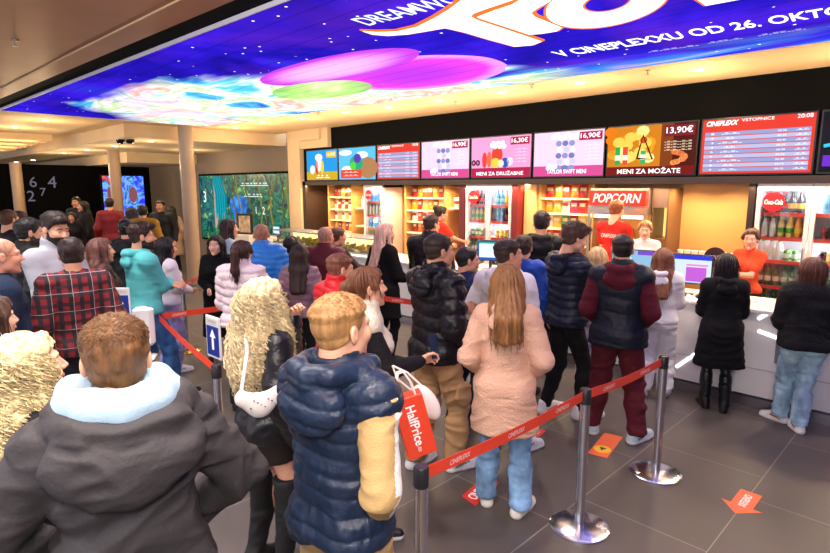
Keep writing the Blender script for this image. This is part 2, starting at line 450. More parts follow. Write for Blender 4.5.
        V = V + N * ((noise(V * 38, seed) - .5) * (min(.008, top * .5) if kind != 'fade' else np.where(V[:, 2] > .055, .006, .001)))[:, None]
    parts.append((V, Q))
    if n and kind in ('short', 'quiff', 'mop', 'crop', 'fade'):
        pick = r.integers(0, len(V), n); p = V[pick] - N[pick] * .003; nn = N[pick]
        fl = p - cr; fl[:, 1] += .02; fl += r.normal(0, .025, fl.shape)
        fl -= nn * (fl * nn).sum(1)[:, None]; fl /= np.linalg.norm(fl, axis=1, keepdims=True) + 1e-6
        up = np.clip((p[:, 2] - .02) / .08, 0, 1)
        d = fl * .8 + nn * (.25 + .2 * up)[:, None] + r.normal(0, .12, fl.shape); d /= np.linalg.norm(d, axis=1, keepdims=True)
        Ls = (.010 + .022 * up) * (top / .022) * r.uniform(.6, 1.2, n); Ls = np.clip(Ls, .004, .04)
        parts.append(spikes(p, d, Ls, .0016, 3, -nn * (Ls * .35)[:, None], 2))
    if n and kind in ('long', 'longback', 'wavy', 'pony', 'curly', 'bob'):
        cand = np.where((V[:, 2] > -.24) & (V[:, 2] < (.085 if kind == 'curly' else .05)) & (N[:, 2] > -.5) & ~((V[:, 1] > .05) & (V[:, 2] > .0)))[0]
        p = V[r.choice(cand, n)]; nn = N[0:1] * 0
        seg = 14 if kind != 'curly' else 22
        Ln = {'long': .16, 'longback': .14, 'wavy': .17, 'pony': .08, 'curly': .22, 'bob': .09}[kind] * r.uniform(.5, 1.25, n)
        amp = {'long': .003, 'longback': .003, 'wavy': .010, 'pony': .003, 'curly': .0125, 'bob': .003}[kind]; wl = {'curly': .042, 'wavy': .09}.get(kind, .12)
        out = p - np.array([0, -.03, 0]) * 1; out[:, 2] = 0; out /= np.linalg.norm(out, axis=1, keepdims=True) + 1e-6
        tan = np.cross(out, [0, 0, 1.0]); ph = r.uniform(0, 6.28, n); am = amp * r.uniform(.5, 1.3, n); wl_ = wl * r.uniform(.8, 1.3, n)
        upness = np.clip((p[:, 2] - .02) / .1, 0, 1); w = {'curly': .0036, 'wavy': .003}.get(kind, .0022)
        Vs = []
        for i in range(seg + 1):
            t = i / seg; s_ = Ln * t
            c = p + out * (upness * .05 * np.sin(t * 1.4))[:, None] + np.array([0, 0, -1]) * (s_ * (1 - .55 * upness * (1 - t)))[:, None] + out * (.012 * t - .004 + (.020 * math.sin(math.pi * min(1, t * 1.3)) if kind == 'curly' else 0))
            a = 2 * np.pi * s_ / wl_ + ph
            c = c + tan * (am * np.cos(a))[:, None] + out * (am * np.sin(a))[:, None]
            # keep the face clear
            bad = (c[:, 1] > .03) & (np.abs(c[:, 0]) < .072); c[bad, 0] = np.sign(c[bad, 0] + 1e-4) * .078
            ww = w * (1 - t ** 3) * (.3 + .7 * min(1, t * 5)) + .0004
            for k in range(3):
                th = 2 * math.pi * k / 3; Vs.append(c + ww * (out * math.cos(th) + tan * math.sin(th)))
        VV = np.stack(Vs, 1).reshape(-1, 3); per = (seg + 1) * 3; base = np.arange(n)[:, None] * per; QQ = []
        for i in range(seg):
            for k in range(3):
                j = (k + 1) % 3; QQ.append(np.concatenate([base + i * 3 + k, base + i * 3 + j, base + (i + 1) * 3 + j, base + (i + 1) * 3 + k], 1))
        parts.append((VV, np.concatenate(QQ)))
    V, Q, _ = join(parts)
    return V, Q
@cached
def beard_proto(h):
    f = head_field(h, 'm', .005); X, Y, Z = f.grid((slice(None),) * 3)
    lim = np.interp(Y, [-.02, 0, .03, .06, .085, .12], [-.005, -.01, -.045, -.045, -.036, -.036])
    f.F = np.maximum(f.F, (Z - lim + 0 * X).astype(np.float32)); f.F = np.maximum(f.F, (-.015 - Y + 0 * X + 0 * Z).astype(np.float32))
    f.F = np.maximum(f.F, (-.125 - Z + 0 * X + 0 * Y).astype(np.float32))
    f.ell((0, .1, -.0555), (.023, .03, .009), .003, sub=True)
    V, Q = f.mesh(); N = normals(V, Q); return V + N * ((noise(V * 120, 5) - .5) * .003)[:, None], Q
@cached
def hand_proto(curl, h):
    """right hand: wrist at 0, fingers along +Z, thumb towards +X, palm faces +Y"""
    f = Field((-.07, -.05, -.03), (.09, .13, .21), h)
    f.cone((0, 0, -.02), (0, 0, .03), .026, .028, k=.01, ratio=.75)
    for i, (x, L, r) in enumerate(((.030, .072, .0088), (.010, .080, .0092), (-.010, .074, .0088), (-.029, .058, .0078))):
        f.cone((x * .55, 0, .015), (x, 0, .088 - abs(i - 1) * .004), .0150, .0118, k=.012, ratio=.85)
        p = np.array([x, 0, .09 - abs(i - 1) * .004]); a = curl * .55
        for q, fr in enumerate((.45, .3, .25)):
            d = np.array([x * .6 * (1 - curl * .5), math.sin(a), math.cos(a)]); d /= np.linalg.norm(d); n_ = p + d * L * fr
            f.cone(p, n_, r * (1 - q * .08), r * (.93 - q * .08), k=.003); p = n_; a += curl * 1.15
    f.cone((.016, .004, .015), (.042, .012, .048), .017, .0125, k=.012)
    f.cone((.042, .012, .048), (.054, .018 + curl * .012, .078), .0115, .0105, k=.004); f.cone((.054, .018 + curl * .012, .078), (.055 - curl * .012, .024 + curl * .02, .102), .010, .008, k=.003)
    return f.mesh()
@cached
def shoe_proto(kind, h):
    """toe +Y, ankle at (0,0,.09), ground z=0"""
    f = Field((-.075, -.12, -.005), (.075, .225, .34 if kind == 'boot' else .16), h)
    f.cone((0, -.055, .05), (0, .10, .045), .04, .038, k=.02); f.cone((0, .10, .045), (.004, .165, .038), .040, .030, k=.02)
    f.cone((0, -.055, .05), (0, -.045, .10), .040, .042, k=.02); f.cone((0, -.04, .09), (0, .07, .065), .04, .034, k=.02)
    if kind == 'boot': f.cone((0, -.035, .08), (0, -.03, .30), .045, .052, k=.02)
    else:
        f.cone((0, -.03, .11), (0, -.025, .17), .030, .035, k=.0, sub=True); f.ell((0, .03, .092), (.016, .04, .02), .012)
    f.cut_below(.012)
    if kind == 'sneaker': 
        f.cone((0, -.058, .03), (0, .10, .024), .048, .048, k=.006); f.cone((0, .10, .024), (.004, .165, .022), .048, .036, k=.006)
    else: f.cone((0, -.058, .022), (0, .165, .018), .044, .036, k=.004)
    f.cut_below(0)
    V, Q = f.mesh(); C = V[Q].mean(1)
    z = .034 if kind == 'sneaker' else .02
    mi = (C[:, 2] < z).astype(int)
    if kind == 'sneaker':
        arc = (np.abs(C[:, 2] - (.05 + .18 * (C[:, 1] - .0))) < .006 + .05 * np.clip(C[:, 1], 0, .06)) & (C[:, 1] > -.05) & (C[:, 1] < .075) & (mi == 0); mi[arc] = 2
        lc = (np.abs(C[:, 0]) < .018) & (C[:, 1] > .03) & (C[:, 1] < .12) & (np.sin(C[:, 1] * 420) > 0) & (C[:, 2] > .055); mi[lc] = 3
    return V, Q, mi
# ------------------------------------------------------------------ people
def ik(a, t, l1, l2, pole):
    a = np.array(a, float); t = np.array(t, float); d = t - a; L = np.linalg.norm(d); mx = (l1 + l2) * .985
    if L > mx: d = d / L * mx; t = a + d; L = mx
    u = d / L; x = (l1 * l1 - l2 * l2 + L * L) / (2 * L); y = math.sqrt(max(0, l1 * l1 - x * x))
    p = np.array(pole, float); p -= u * p.dot(u); p /= np.linalg.norm(p) + 1e-9
    return a + u * x + p * y, t
ARMS = {  # wrist target, elbow pole, hand curl ; right side, unit body 1.75 m
    'down': ((.27, .03, .90), (.3, -1, 0), .45), 'pocket': ((.20, .13, .97), (1, -.6, 0), .5), 'hip': ((.22, .08, 1.0), (1.2, -.4, .1), .6),
    'phone': ((.07, .33, 1.16), (.5, -.2, -1), .8), 'front': ((.06, .27, 1.05), (.6, -.4, -1), .8), 'cross': ((-.12, .22, 1.16), (.8, .1, -1), .7),
    'face': ((.03, .20, 1.50), (.6, .3, -1), .9), 'carry': ((.24, .14, .98), (.4, -1, 0), 1.0), 'reach': ((.14, .42, 1.12), (.5, -.3, -1), .7),
    'tight': ((.175, .13, .99), (.5, -1, 0), .5), 'raise': ((.20, .34, 1.36), (.6, -.2, -1), .7), 'pocketb': ((.24, .04, .98), (1, -.9, 0), .5), 'elbowout': ((.20, .15, 1.0), (1.5, -.5, .2), .5), 'vestpocket': ((.125, .05, .95), (.8, -1, 0), .9),
}
FOOTPRINT = []
def person(label, px, py, d, phi, sex='m', build=1.0, head=(0, 0), skin='D9A184', hair=('short', '3A2A20'), beard=None, top=None, over=None, bottom=None,
           shoes=('sneaker', 'E8E8EA', 'F5F5F5', 'E8E8EA'), arms=('down', 'down'), feet=None, lean=0, floor=0.0, hat=None, iris='3A2A1C', tufts=None, group=None, glasses=False, world_yaw=None):
    T = at_dist(px, py, d); H = T[2] - floor; s = H / 1.765; pos = (T[0], T[1], floor)
    yaw = (math.atan2(-T[0], T[1]) + R(phi)) if world_yaw is None else world_yaw
    root = empty('person', pos, yaw, label, 'person', group)
    vx = min(.03, max(.007, d * .0022)); near = d < 5.8
    fem = sex == 'f'; bw = build * (.93 if fem else 1.0); S = np.array([s, s, s])
    cl, sl_ = math.cos(-R(lean)), math.sin(-R(lean))
    def tilt(p):
        y, z = p[1], p[2] - .96; return np.array([p[0], y * cl - z * sl_, y * sl_ + z * cl + .96])
    sh = .155 if fem else .178
    prims = {'torso': [], 'arm0': [], 'arm1': [], 'leg0': [], 'leg1': [], 'neck': []}
    def add(k, a, b, r1, r2=None, kk=.04, ratio=1.0, til=True):
        r2 = r1 if r2 is None else r2
        if til: a, b = tilt(a), tilt(b)
        prims[k].append((np.array(a) * s, np.array(b) * s, r1 * s, r2 * s, kk * s, ratio))
    hipw = .078 if fem else .07
    add('torso', (-hipw, -.01, .94), (hipw, -.01, .94), .104 * bw, ratio=.93, til=False)
    for sx in (-1, 1): add('torso', (sx * .065, -.045, .905), (sx * .065, -.045, .905), .088 * bw, til=False)
    add('torso', (0, 0, .96), (0, .0, 1.30), .100 * bw, .108 * bw, ratio=.92)
    add('torso', (-.04, .0, 1.12), (.04, .0, 1.12), (.088 if fem else .100) * bw, ratio=.95)
    add('torso', (-.065, -.005, 1.31), (.065, -.005, 1.31), .100 * bw, ratio=.92)
    if fem:
        for sx in (-1, 1): add('torso', (sx * .06, .075, 1.27), (sx * .06, .08, 1.27), .052)
    for sx in (-1, 1): add('torso', (0, -.015, 1.43), (sx * (sh - .015), -.015, 1.415), .058, .058 * bw, .05)
    add('neck', (0, -.02, 1.42), (0, -.015, 1.56), .058 if not fem else .05, .05 if not fem else .044)
    arm_info = []
    for i, sx in enumerate((1, -1)):
        a = arms[i]; tgt, pole, curl = ARMS[a] if isinstance(a, str) else a
        S0 = tilt((sx * sh, -.015, 1.405)); E_, W_ = ik(S0, (tgt[0] * sx, tgt[1], tgt[2]), .285, .255, (pole[0] * sx, pole[1], pole[2]))
        add('arm%d' % i, S0, E_, .050 * bw, .040, .03, til=False); add('arm%d' % i, E_, W_, .040, .028, .02, til=False)
        arm_info.append((S0 * s, E_ * s, W_ * s, curl))
    fl = feet or ((.11, .02, -10), (-.11, -.03, 10))
    foot_info = []
    for i, sx in enumerate((1, -1)):
        fx, fy, fa = fl[i]; A0 = (sx * .09, -.01, .90); K, An = ik(A0, (fx, fy - .03, .095), .42, .41, (0, 1, 0))
        add('leg%d' % i, A0, K, .088 * bw, .058 * bw, .04, til=False); add('leg%d' % i, K, An, .055, .040, .03, til=False)
        m = K + (An - K) * .32; add('leg%d' % i, m + np.array([0, -.012, 0]), m + np.array([0, -.012, -.05]), .056 * bw, .05 * bw, .03, til=False)
        foot_info.append((np.array([fx, fy, 0]) * s, R(fa), An * s))
    # head placement
    hp, hy = R(head[1]), R(head[0])
    piv = tilt((0, -.02, 1.545)) * s
    hs = s ** .6 * 1.07
    Rm = np.array(Matrix.Rotation(hy, 3, 'Z') @ Matrix.Rotation(-hp, 3, 'X')); HM = np.eye(4); HM[:3, :3] = Rm * hs
    HM[:3, 3] = piv + (Rm @ np.array([0, .035, .105])) * hs
    # keep head top at the measured height
    HM[2, 3] += (H - .012) - (HM[2, 3] + .118 * hs) if abs(head[1]) < 12 and lean < 8 else 0
    # ---- body: one continuous skin
    lo, hi = np.array([-.65, -.55, 0]) * s, np.array([.65, .65, 1.62]) * s
    bv = max(.012, vx)
    f = Field(lo, hi, bv)
    for k in prims:
        for (a, b, r1, r2, kk, ra) in prims[k]: f.cone(a, b, r1 * .93, r2 * .93, kk * .8, ra)
    V, Q = f.mesh(); parts = [(V, Q, 0)]
    hv = .0032 if d < 3.6 else (.0045 if d < 6 else .007)
    Vh, Qh, mh = head_proto(sex, hv); parts.append((xf(Vh, HM), Qh, mh))
    for i, sx in enumerate((1, -1)):
        S0, E_, W_, curl = arm_info[i]; u = (W_ - E_); u /= np.linalg.norm(u)
        th = np.array([-sx * .25, .8, .6]); th -= u * th.dot(u); th /= np.linalg.norm(th)
        pn = np.cross(u, th) * 1.0       # palm normal
        M = np.eye(4)
        # proto: Z=u, X=thumb, Y=palm normal ; right hand palm should face inward
        M[:3, 2] = u; M[:3, 0] = th; M[:3, 1] = pn * sx
        M[:3, :3] *= s * (.93 if fem else 1.0); M[:3, 3] = W_
        Vp, Qp = hand_proto(round(curl, 1), .0026 if d < 3 else (.0036 if d < 5.5 else .006))
        Vp = xf(Vp, M); Qp = Qp if np.linalg.det(M[:3, :3]) > 0 else Qp[:, ::-1]
        parts.append((Vp, Qp, 0))
    V, Q, mi = join(parts)
    sk = mat(skin, .48, bump=.08, bscale=120, spec=.4)
    lip = tuple(x * y for x, y in zip(lin(skin), (.82, .62, .62))) if not fem else tuple(x * y for x, y in zip(lin(skin), (.78, .42, .46)))
    hcol = hair[1] if hair else '3A2A20'
    body = mesh_np('body', V, Q, [sk, mat('E6E2DC', .25), mat(iris, .15), mat(lip, .4), mat(hcol, .8)], root, mi)
    # ---- garments
    def garment(name, spec, kind):
        g = dict(off=.02, aoff=None, hem=None, folds=.010, sleeves='long', puff=0, amp=.012, flare=0, collar=0, hood=0, crew=0, mat=None, vox=None); g.update(spec)
        v = g['vox'] or vx
        ao = g['off'] if g['aoff'] is None else g['aoff']; o = g['off'] * s; ao *= s
        f = Field(lo - .05, hi + np.array([.05, .05, .12]), v)
        if kind == 'top':
            hem = g['hem'] if g['hem'] is not None else .90
            for (a, b, r1, r2, kk, ra) in prims['torso']: f.cone(a, b, r1 + o, r2 + o, kk, ra)
            if hem < .86:
                w = .085 + g['flare']; f.cone((-.05 * s, -.005, .93 * s), (-w * s, 0, (hem - .05) * s), .13 * s * bw + o, .12 * s * bw + o, .05, 1); f.cone((.05 * s, -.005, .93 * s), (w * s, 0, (hem - .05) * s), .13 * s * bw + o, .12 * s * bw + o, .05, 1)
                f.cone((0, -.005, .93 * s), (0, 0, (hem - .05) * s), .13 * s * bw + o, .14 * s * bw + o + g['flare'] * s * .5, .05, 1)
            if g.get('rib'): f.cone((-.08 * s, -.005, (hem + .03) * s), (.08 * s, -.005, (hem + .03) * s), .118 * s * bw + o * .3, k=.01)
            if g['off'] > .024 and hem < .95:
                for sx in (-1, 1): f.cone((sx * .045 * s, -.004, 1.30 * s), (sx * .05 * s, 0, (hem - .03) * s), (.098 * bw) * s + o, (.104 * bw) * s + o, .03, .95)
            f.cut_below(hem * s)
            if g['sleeves'] != 'none':
                for i in (0, 1):
                    P = prims['arm%d' % i]
                    a, b, r1, r2, kk, ra = P[0]
                    if g['sleeves'] == 'short': f.cone(a, a + (b - a) * .62, r1 + ao, r2 + ao + .012, kk)
                    else:
                        f.cone(a, b, r1 + ao, r2 + ao * 1.15, kk); a2, b2, q1, q2, k2, _ = P[1]
                        e = a2 + (b2 - a2) * .90; f.cone(a2, e, q1 + ao * 1.15, q2 + ao * .85, .02)
                        if g.get('cuff', 1): f.cone(a2 + (b2 - a2) * .9, a2 + (b2 - a2) * .99, q2 + ao * .5, q2 + ao * .35, .004)
            nb = tilt((0, -.02, 1.44)) * s; nt = tilt((0, -.01, 1.50 + g['collar'])) * s
            if g['collar']:
                f.cone(nb, nt, .078 * s + o * .3, .076 * s + o * .3, .03); f.cone(tilt((0, -.01, 1.485)) * s, nt + np.array([0, .01, .1]), .066 * s, .074 * s, .004, sub=True)
            else:
                f.cone(nb, tilt((0, -.015, 1.462)) * s, .072 * s, .066 * s, .03)
            if g['hood']:
                q = g['hood']; yb = -(.070 + max(g.get('hoodoff', g['off']), .012))
                rr = g.get('hoodr', .034) * q; hz = g.get('hoodz', .015)
                pts = [(.088 * q, .035, 1.475), (.098 * q, -.04, 1.485), (.065 * q, yb - .03, 1.475), (0, yb - .055, 1.465), (-.065 * q, yb - .03, 1.475), (-.098 * q, -.04, 1.485), (-.088 * q, .035, 1.475)]
                pts = [(a_, b_, c_ + (hz if abs(a_) < .09 * q else hz * .6)) for a_, b_, c_ in pts]
                for p_, q_ in zip(pts[:-1], pts[1:]): f.cone(tilt(p_) * s, tilt(q_) * s, rr * s, k=.012)
                for sx in (-1, 1): f.cone(tilt((sx * .088 * q, .035, 1.475)) * s, tilt((sx * .04, .10 + g['off'] * .6, 1.38)) * s, rr * s, .014 * s, .02)
                f.ell(tilt((0, yb - .045, 1.405)) * s, (.125 * q * s, .050 * q * s, .085 * q * s), .02, rx=-.25)
                f.ell(tilt((0, -.02, 1.56)) * s, (.066 * s, .068 * s, .07 * s), .01, sub=True)
        else:
            hem = g['hem'] if g['hem'] is not None else .075
            for (a, b, r1, r2, kk, ra) in prims['torso'][:4]: f.cone(a, b, r1 + o * .6, r2 + o * .6, kk, ra)
            f.cut_above(1.05 * s)
            if kind == 'bottom':
                fo = g.get('leg', g['off']) * s
                for i in (0, 1):
                    for (a, b, r1, r2, kk, ra) in prims['leg%d' % i]: f.cone(a, b, r1 + o * .7, r2 + fo, .03)
                    K, An = prims['leg%d' % i][1][0], prims['leg%d' % i][1][1]; e = An + (An - K) * .04
                    f.cone(K + (An - K) * .5, e, .052 * s + fo, g.get('ankle', .05) * s + fo * .6, .03)
                    if g.get('turnup'): f.cone(e - (e - K) * .10, e - (e - K) * .04, g.get('ankle', .05) * s + fo * .8 + .006, k=.002)
                    if g.get('pocket'):
                        Hh = prims['leg%d' % i][0][0]; c = Hh + (K - Hh) * .72; sx = 1 if i == 0 else -1
                        f.ell(c + np.array([sx * (.075 * s + o), 0, 0]), (.018, .075 * s, .095 * s), .008)
            else:
                f.cone((-.05 * s, 0, .92 * s), (-.06 * s, 0, hem * s), .125 * s + o, .115 * s + o, .05); f.cone((.05 * s, 0, .92 * s), (.06 * s, 0, hem * s), .125 * s + o, .115 * s + o, .05)
            f.cut_below(hem * s)
        V, Q = f.mesh()
        if len(V) == 0: return None
        N = normals(V, Q)
        sd = abs(hash(name)) % 1 + int(px) % 97
        if g['folds']: V = V + N * (folds(V / s + sd, sd) * g['folds'] * (1.0 if near else .8))[:, None]
        if g['puff']:
            dist = np.full(len(V), 9.0); par = np.zeros(len(V))
            for i in (0, 1):
                acc = 0
                for (a, b, r1, r2, kk, ra) in prims['arm%d' % i][:2]:
                    u = b - a; L = np.linalg.norm(u); t = np.clip(((V - a) @ u) / L ** 2, 0, 1); q = np.linalg.norm(V - a - t[:, None] * u, axis=1) - (r1 + (r2 - r1) * t)
                    m = q < dist; dist[m] = q[m]; par[m] = (acc + t[m] * L); acc += L
            dt = np.full(len(V), 9.0)
            for (a, b, r1, r2, kk, ra) in prims['torso']:
                u = b - a; L = u.dot(u) + 1e-9; t = np.clip(((V - a) @ u) / L, 0, 1); q = np.linalg.norm(V - a - t[:, None] * u, axis=1) - (r1 + (r2 - r1) * t); dt = np.minimum(dt, q)
            arm = (dist < dt) & (g['sleeves'] == 'long'); sc = np.where(arm, par, V[:, 2] + .012 * np.sin(V[:, 0] * 14)) / (g['puff'] * s)
            pf = np.abs(np.sin(np.pi * sc)) ** .5 * 1.25 - .85
            fine = (noise(V * np.array([45, 45, 28]) + 3 * noise(V * 12, 8)[:, None], 3) - .5) * .75
            V = V + N * ((pf + fine) * g['amp'])[:, None]
        ms = g['mat']; mi = None
        if g.get('sleeve_stripe'):
            C = V[Q].mean(1); mi = np.zeros(len(Q), int)
            for i, sx in ((0, 1), (1, -1)):
                for (a, b, r1, r2, kk, ra) in prims['arm%d' % i][:2]:
                    u = b - a; L = u.dot(u); t = ((C - a) @ u) / L; q = C - a - t[:, None] * u
                    w_ = np.cross(u, np.array([0, 1.0, 0])) * sx; w_ /= np.linalg.norm(w_)
                    w_ = w_ * .9 + np.array([0, .45, 0]); w_ -= u * w_.dot(u) / L; w_ /= np.linalg.norm(w_)
                    qn = np.linalg.norm(q, axis=1); m = (t > -.05) & (t < 1.05) & (qn < .12) & ((q @ w_) / (qn + 1e-6) > .86); mi[m] = 1
        if g.get('hemband'):
            C = V[Q].mean(1); mi = (C[:, 2] < (hem + g['hemband']) * s).astype(int)
        if g.get('bottomcolor'):
            C = V[Q].mean(1); mi = (C[:, 2] < g['bottomcolor'] * s).astype(int)
        return mesh_np(name, V, Q, ms, root, mi)
    if top: garment(top.get('name', 'jacket'), top, 'top')
    if over: garment(over.get('name', 'vest'), over, 'top')
    if bottom: garment(bottom.get('name', 'trousers'), bottom, bottom.get('kind', 'bottom'))
    # ---- shoes
    if shoes:
        Vs, Qs, ms_ = shoe_proto(shoes[0], .005 if d < 5.6 else .010)
        for i, (c, fa, An) in enumerate(foot_info):
            M = np.eye(4); M[:3, :3] = np.array(Matrix.Rotation(fa, 3, 'Z')) * s * (1.06 if not fem else .96); M[:3, 3] = c
            mesh_np('shoe', xf(Vs, M), Qs, [mat(x, .5, bump=.1) for x in shoes[1:4]] + [mat(shoes[1], .8)], root, ms_)
    # ---- hair
    if hair:
        nt = tufts if tufts is not None else (0 if d > 7 else {'short': 1800, 'quiff': 1800, 'mop': 1800, 'crop': 1500, 'fade': 1400, 'long': 260, 'longback': 400, 'wavy': 300, 'curly': 500, 'pony': 150, 'bob': 160}.get(hair[0], 0))
        V, Q = hair_proto(hair[0], .0042 if d < 6 else .008, nt, 11 if len(hair) < 3 else hair[2])
        mesh_np('hair', xf(V, HM), Q, [hairmat(hair[1])], root)
    if beard:
        V, Q = beard_proto(.004 if d < 7 else .006); mesh_np('beard', xf(V, HM), Q, [mat(beard, .8, bump=.5, bscale=150)], root)
    if glasses:
        g = MB()
        for sx in (-1, 1):
            g.tube([tuple(xf(np.array([[sx * .032 + .021 * math.cos(a), .101, .006 + .016 * math.sin(a)]]), HM)[0]) for a in np.linspace(0, 6.28, 15)], .0012, mat('202020', .3), 5, False)
            g.tube([tuple(xf(np.array([[sx * .053, .099, .01]]), HM)[0]), tuple(xf(np.array([[sx * .078, .0, .01]]), HM)[0])], .0012, mat('202020', .3), 5)
        g.tube([tuple(xf(np.array([[-.011, .103, .01]]), HM)[0]), tuple(xf(np.array([[.011, .103, .01]]), HM)[0])], .0012, mat('202020', .3), 5)
        g.build('glasses', root)
    if hat == 'cap':
        f = Field((-.13, -.15, -.05), (.13, .2, .2), .006)
        f.ell((0, -.015, .045), (.088, .108, .088), .01); f.cut_below(.03)
        V, Q = f.mesh(); mesh_np('knit_cap', xf(V + normals(V, Q) * (noise(V * 30, 2) - .5)[:, None] * .014, HM), Q, [mat('0C0C10', .25, bump=.6, bscale=50)], root)
    if hat == 'scarf':
        pass
    root['_s'] = s
    info = dict(root=root, s=s, H=H, HM=HM, arms=arm_info, yaw=yaw, pos=pos, tilt=tilt, feet=foot_info, garment=garment, vx=vx)
    del root['_s']
    return info
def to_world(P, p):
    c, s_ = math.cos(P['yaw']), math.sin(P['yaw'])
    return np.array([P['pos'][0] + p[0] * c - p[1] * s_, P['pos'][1] + p[0] * s_ + p[1] * c, P['pos'][2] + p[2]])
# ------------------------------------------------------------------ the hall
def struct(mb, name, smooth=False):
    o = mb.build(name, smooth=smooth); o['kind'] = 'structure'; return o
def floor_mat():
    m, N, L, b = new_mat('dark_floor_tiles')
    tc = N.new('ShaderNodeTexCoord'); sp = N.new('ShaderNodeSeparateXYZ'); L.new(tc.outputs['Object'], sp.inputs[0])
    cb = N.new('ShaderNodeCombineXYZ'); L.new(sp.outputs[1], cb.inputs[0]); L.new(sp.outputs[0], cb.inputs[1])
    mp = N.new('ShaderNodeMapping'); L.new(cb.outputs[0], mp.inputs[0]); mp.inputs['Location'].default_value = (-3.46 + 12.5, .94 + 84 * .84, 0)
    br = N.new('ShaderNodeTexBrick'); L.new(mp.outputs[0], br.inputs['Vector']); br.offset = .31; br.offset_frequency = 2
    br.inputs['Scale'].default_value = 1; br.inputs['Mortar Size'].default_value = .0035; br.inputs['Mortar Smooth'].default_value = .1
    br.inputs['Brick Width'].default_value = 1.25; br.inputs['Row Height'].default_value = .84
    br.inputs['Color1'].default_value = (.09, .071, .062, 1); br.inputs['Color2'].default_value = (.105, .082, .072, 1); br.inputs['Mortar'].default_value = (.32, .28, .25, 1)
    n = N.new('ShaderNodeTexNoise'); n.inputs['Scale'].default_value = 3; n.inputs['Detail'].default_value = 8; L.new(tc.outputs['Object'], n.inputs['Vector'])
    mx = N.new('ShaderNodeMixRGB'); mx.blend_type = 'MULTIPLY'; mx.inputs[0].default_value = .5; L.new(br.outputs[0], mx.inputs[1]); L.new(n.outputs[0], mx.inputs[2])
    g = N.new('ShaderNodeMixRGB'); g.blend_type = 'ADD'; g.inputs[0].default_value = .3; L.new(mx.outputs[0], g.inputs[1]); g.inputs[2].default_value = (.05, .045, .043, 1)
    L.new(g.outputs[0], b.inputs['Base Color'])
    rr = N.new('ShaderNodeMapRange'); rr.inputs['To Min'].default_value = .32; rr.inputs['To Max'].default_value = .5; L.new(n.outputs[0], rr.inputs[0]); L.new(rr.outputs[0], b.inputs['Roughness'])
    bp = N.new('ShaderNodeBump'); bp.inputs['Strength'].default_value = .08; L.new(n.outputs[0], bp.inputs['Height']); L.new(bp.outputs[0], b.inputs['Normal'])
    return m
struct(MB().box(-32, -6, -.2, 5, 14, 0, floor_mat()), 'floor')
struct(MB().box(-11.6, 7.0, 0, 3.4, 8.45, .2, mat('3A3634', .5)), 'floor_staff_platform')
CREAM = mat('EFCB98', .7, var=.04, vscale=2); CREAM2 = mat('D8BC94', .75, var=.04, vscale=2); BLACK = mat('040405', .8, spec=.1); TAUPE = mat('8C7A66', .7)
BROWN = mat('A87058', .42, metal=.3, var=.12, vscale=1.3, bump=.03, bscale=3)
# LED ceiling screen
LQ = [(-11.78, 1.95), (4.6, 2.62), (4.6, 6.62), (-11.78, 5.55)]
struct(MB().prism([(-32, -6, 3.5), (5, -6, 3.5), (5, 2.5, 3.5), (-32, .72, 3.5)], (0, 0, .12), BROWN).box(-32, .5, 3.506, 5, 3.0, 3.62, BLACK), 'ceiling_near')
mb = MB(); mb.box(-32, -6, 3.4985, 5, -5.9, 3.5, BLACK)
for x0, y0, x1, y1 in ((-12.4, .22, -12.38, 1.6),): pass
mb.prism([(-32, .72, 3.49), (5, 2.13, 3.49), (5, 2.142, 3.49), (-32, .732, 3.49)], (0, 0, .0095), CREAM2)
struct(mb, 'trim_ceiling_seam')
mb = MB()
mb.box(-12.63, 3.0, 3.5, 5, 7.72, 3.62, CREAM)
mb.box(-32, 1.9, 3.495, -11.9, 4.15, 3.5025, CREAM)
struct(mb, 'ceiling_soffit')
mb = MB(); mb.box(-32, 4.15, 3.22, -12.63, 8.0, 3.62, CREAM2); mb.box(-32, 5.9, 2.92, -17.9, 8.0, 3.22, CREAM2); mb.box(-32, 8.2, 2.92, -12.6, 14, 3.62, CREAM2)
struct(mb, 'ceiling_lower_soffit')
# walls
mb = MB(); mb.box(-11.45, 7.72, 2.30, 3.4, 8.4, 3.62, BLACK)
struct(mb, 'wall_menu_bulkhead')
struct(MB().box(-11.5, 7.62, 3.08, -10.36, 7.72, 3.5, CREAM2).box(-11.5, 7.56, 3.26, -10.6, 7.62, 3.5, CREAM2), 'trim_bulkhead_step')
WALLM = mat('C08A50', .6, var=.06, vscale=1.2)
struct(MB().box(-11.6, 8.36, 0, 3.4, 8.5, 2.32, WALLM), 'wall_kiosk_back')
DKW = mat('2A1B14', .5)
mb = MB()
mb.box(-11.95, 7.6, 0, -11.45, 8.5, 3.62, CREAM2)
struct(mb, 'wall_corner_pier')
mb = MB(); mb.box(-11.45, 7.66, .2, -11.33, 8.36, 2.32, DKW); mb.box(-11.45, 7.66, 2.24, 3.4, 7.72, 2.33, DKW)
struct(mb, 'trim_kiosk_frame')
mb = MB()
mb.box(-32, 8.0, 0, -11.95, 8.2, 3.3, TAUPE)
struct(mb, 'wall_poster_side')
struct(MB().box(-32.2, -6, 0, -32, 14, 3.62, BLACK), 'wall_far_end')
struct(MB().box(3.4, -6, 0, 3.6, 8.5, 3.62, mat('8A8078', .7)), 'wall_right')
struct(MB().box(-22.3, 3.2, 0, -22.0, 8.0, 2.93, BLACK).box(-24.0, 2.2, 0, -23.7, 3.4, 2.93, BLACK), 'wall_dark_hall')
mb = MB(); nm = emit('8A8296', .45)
for t, px, py, hgt in (('6', 33, 182, .33), ('4', 52, 182, .38), ('7', 43, 192, .26), ('2', 31, 196, .34)):
    P = ray(px, py); P = P * (-21.98 / P[0]) + np.array([0, 0, 2.2]); put_text(mb, t, nm, P, (0, 1, 0), (0, 0, 1), .004, height=hgt)
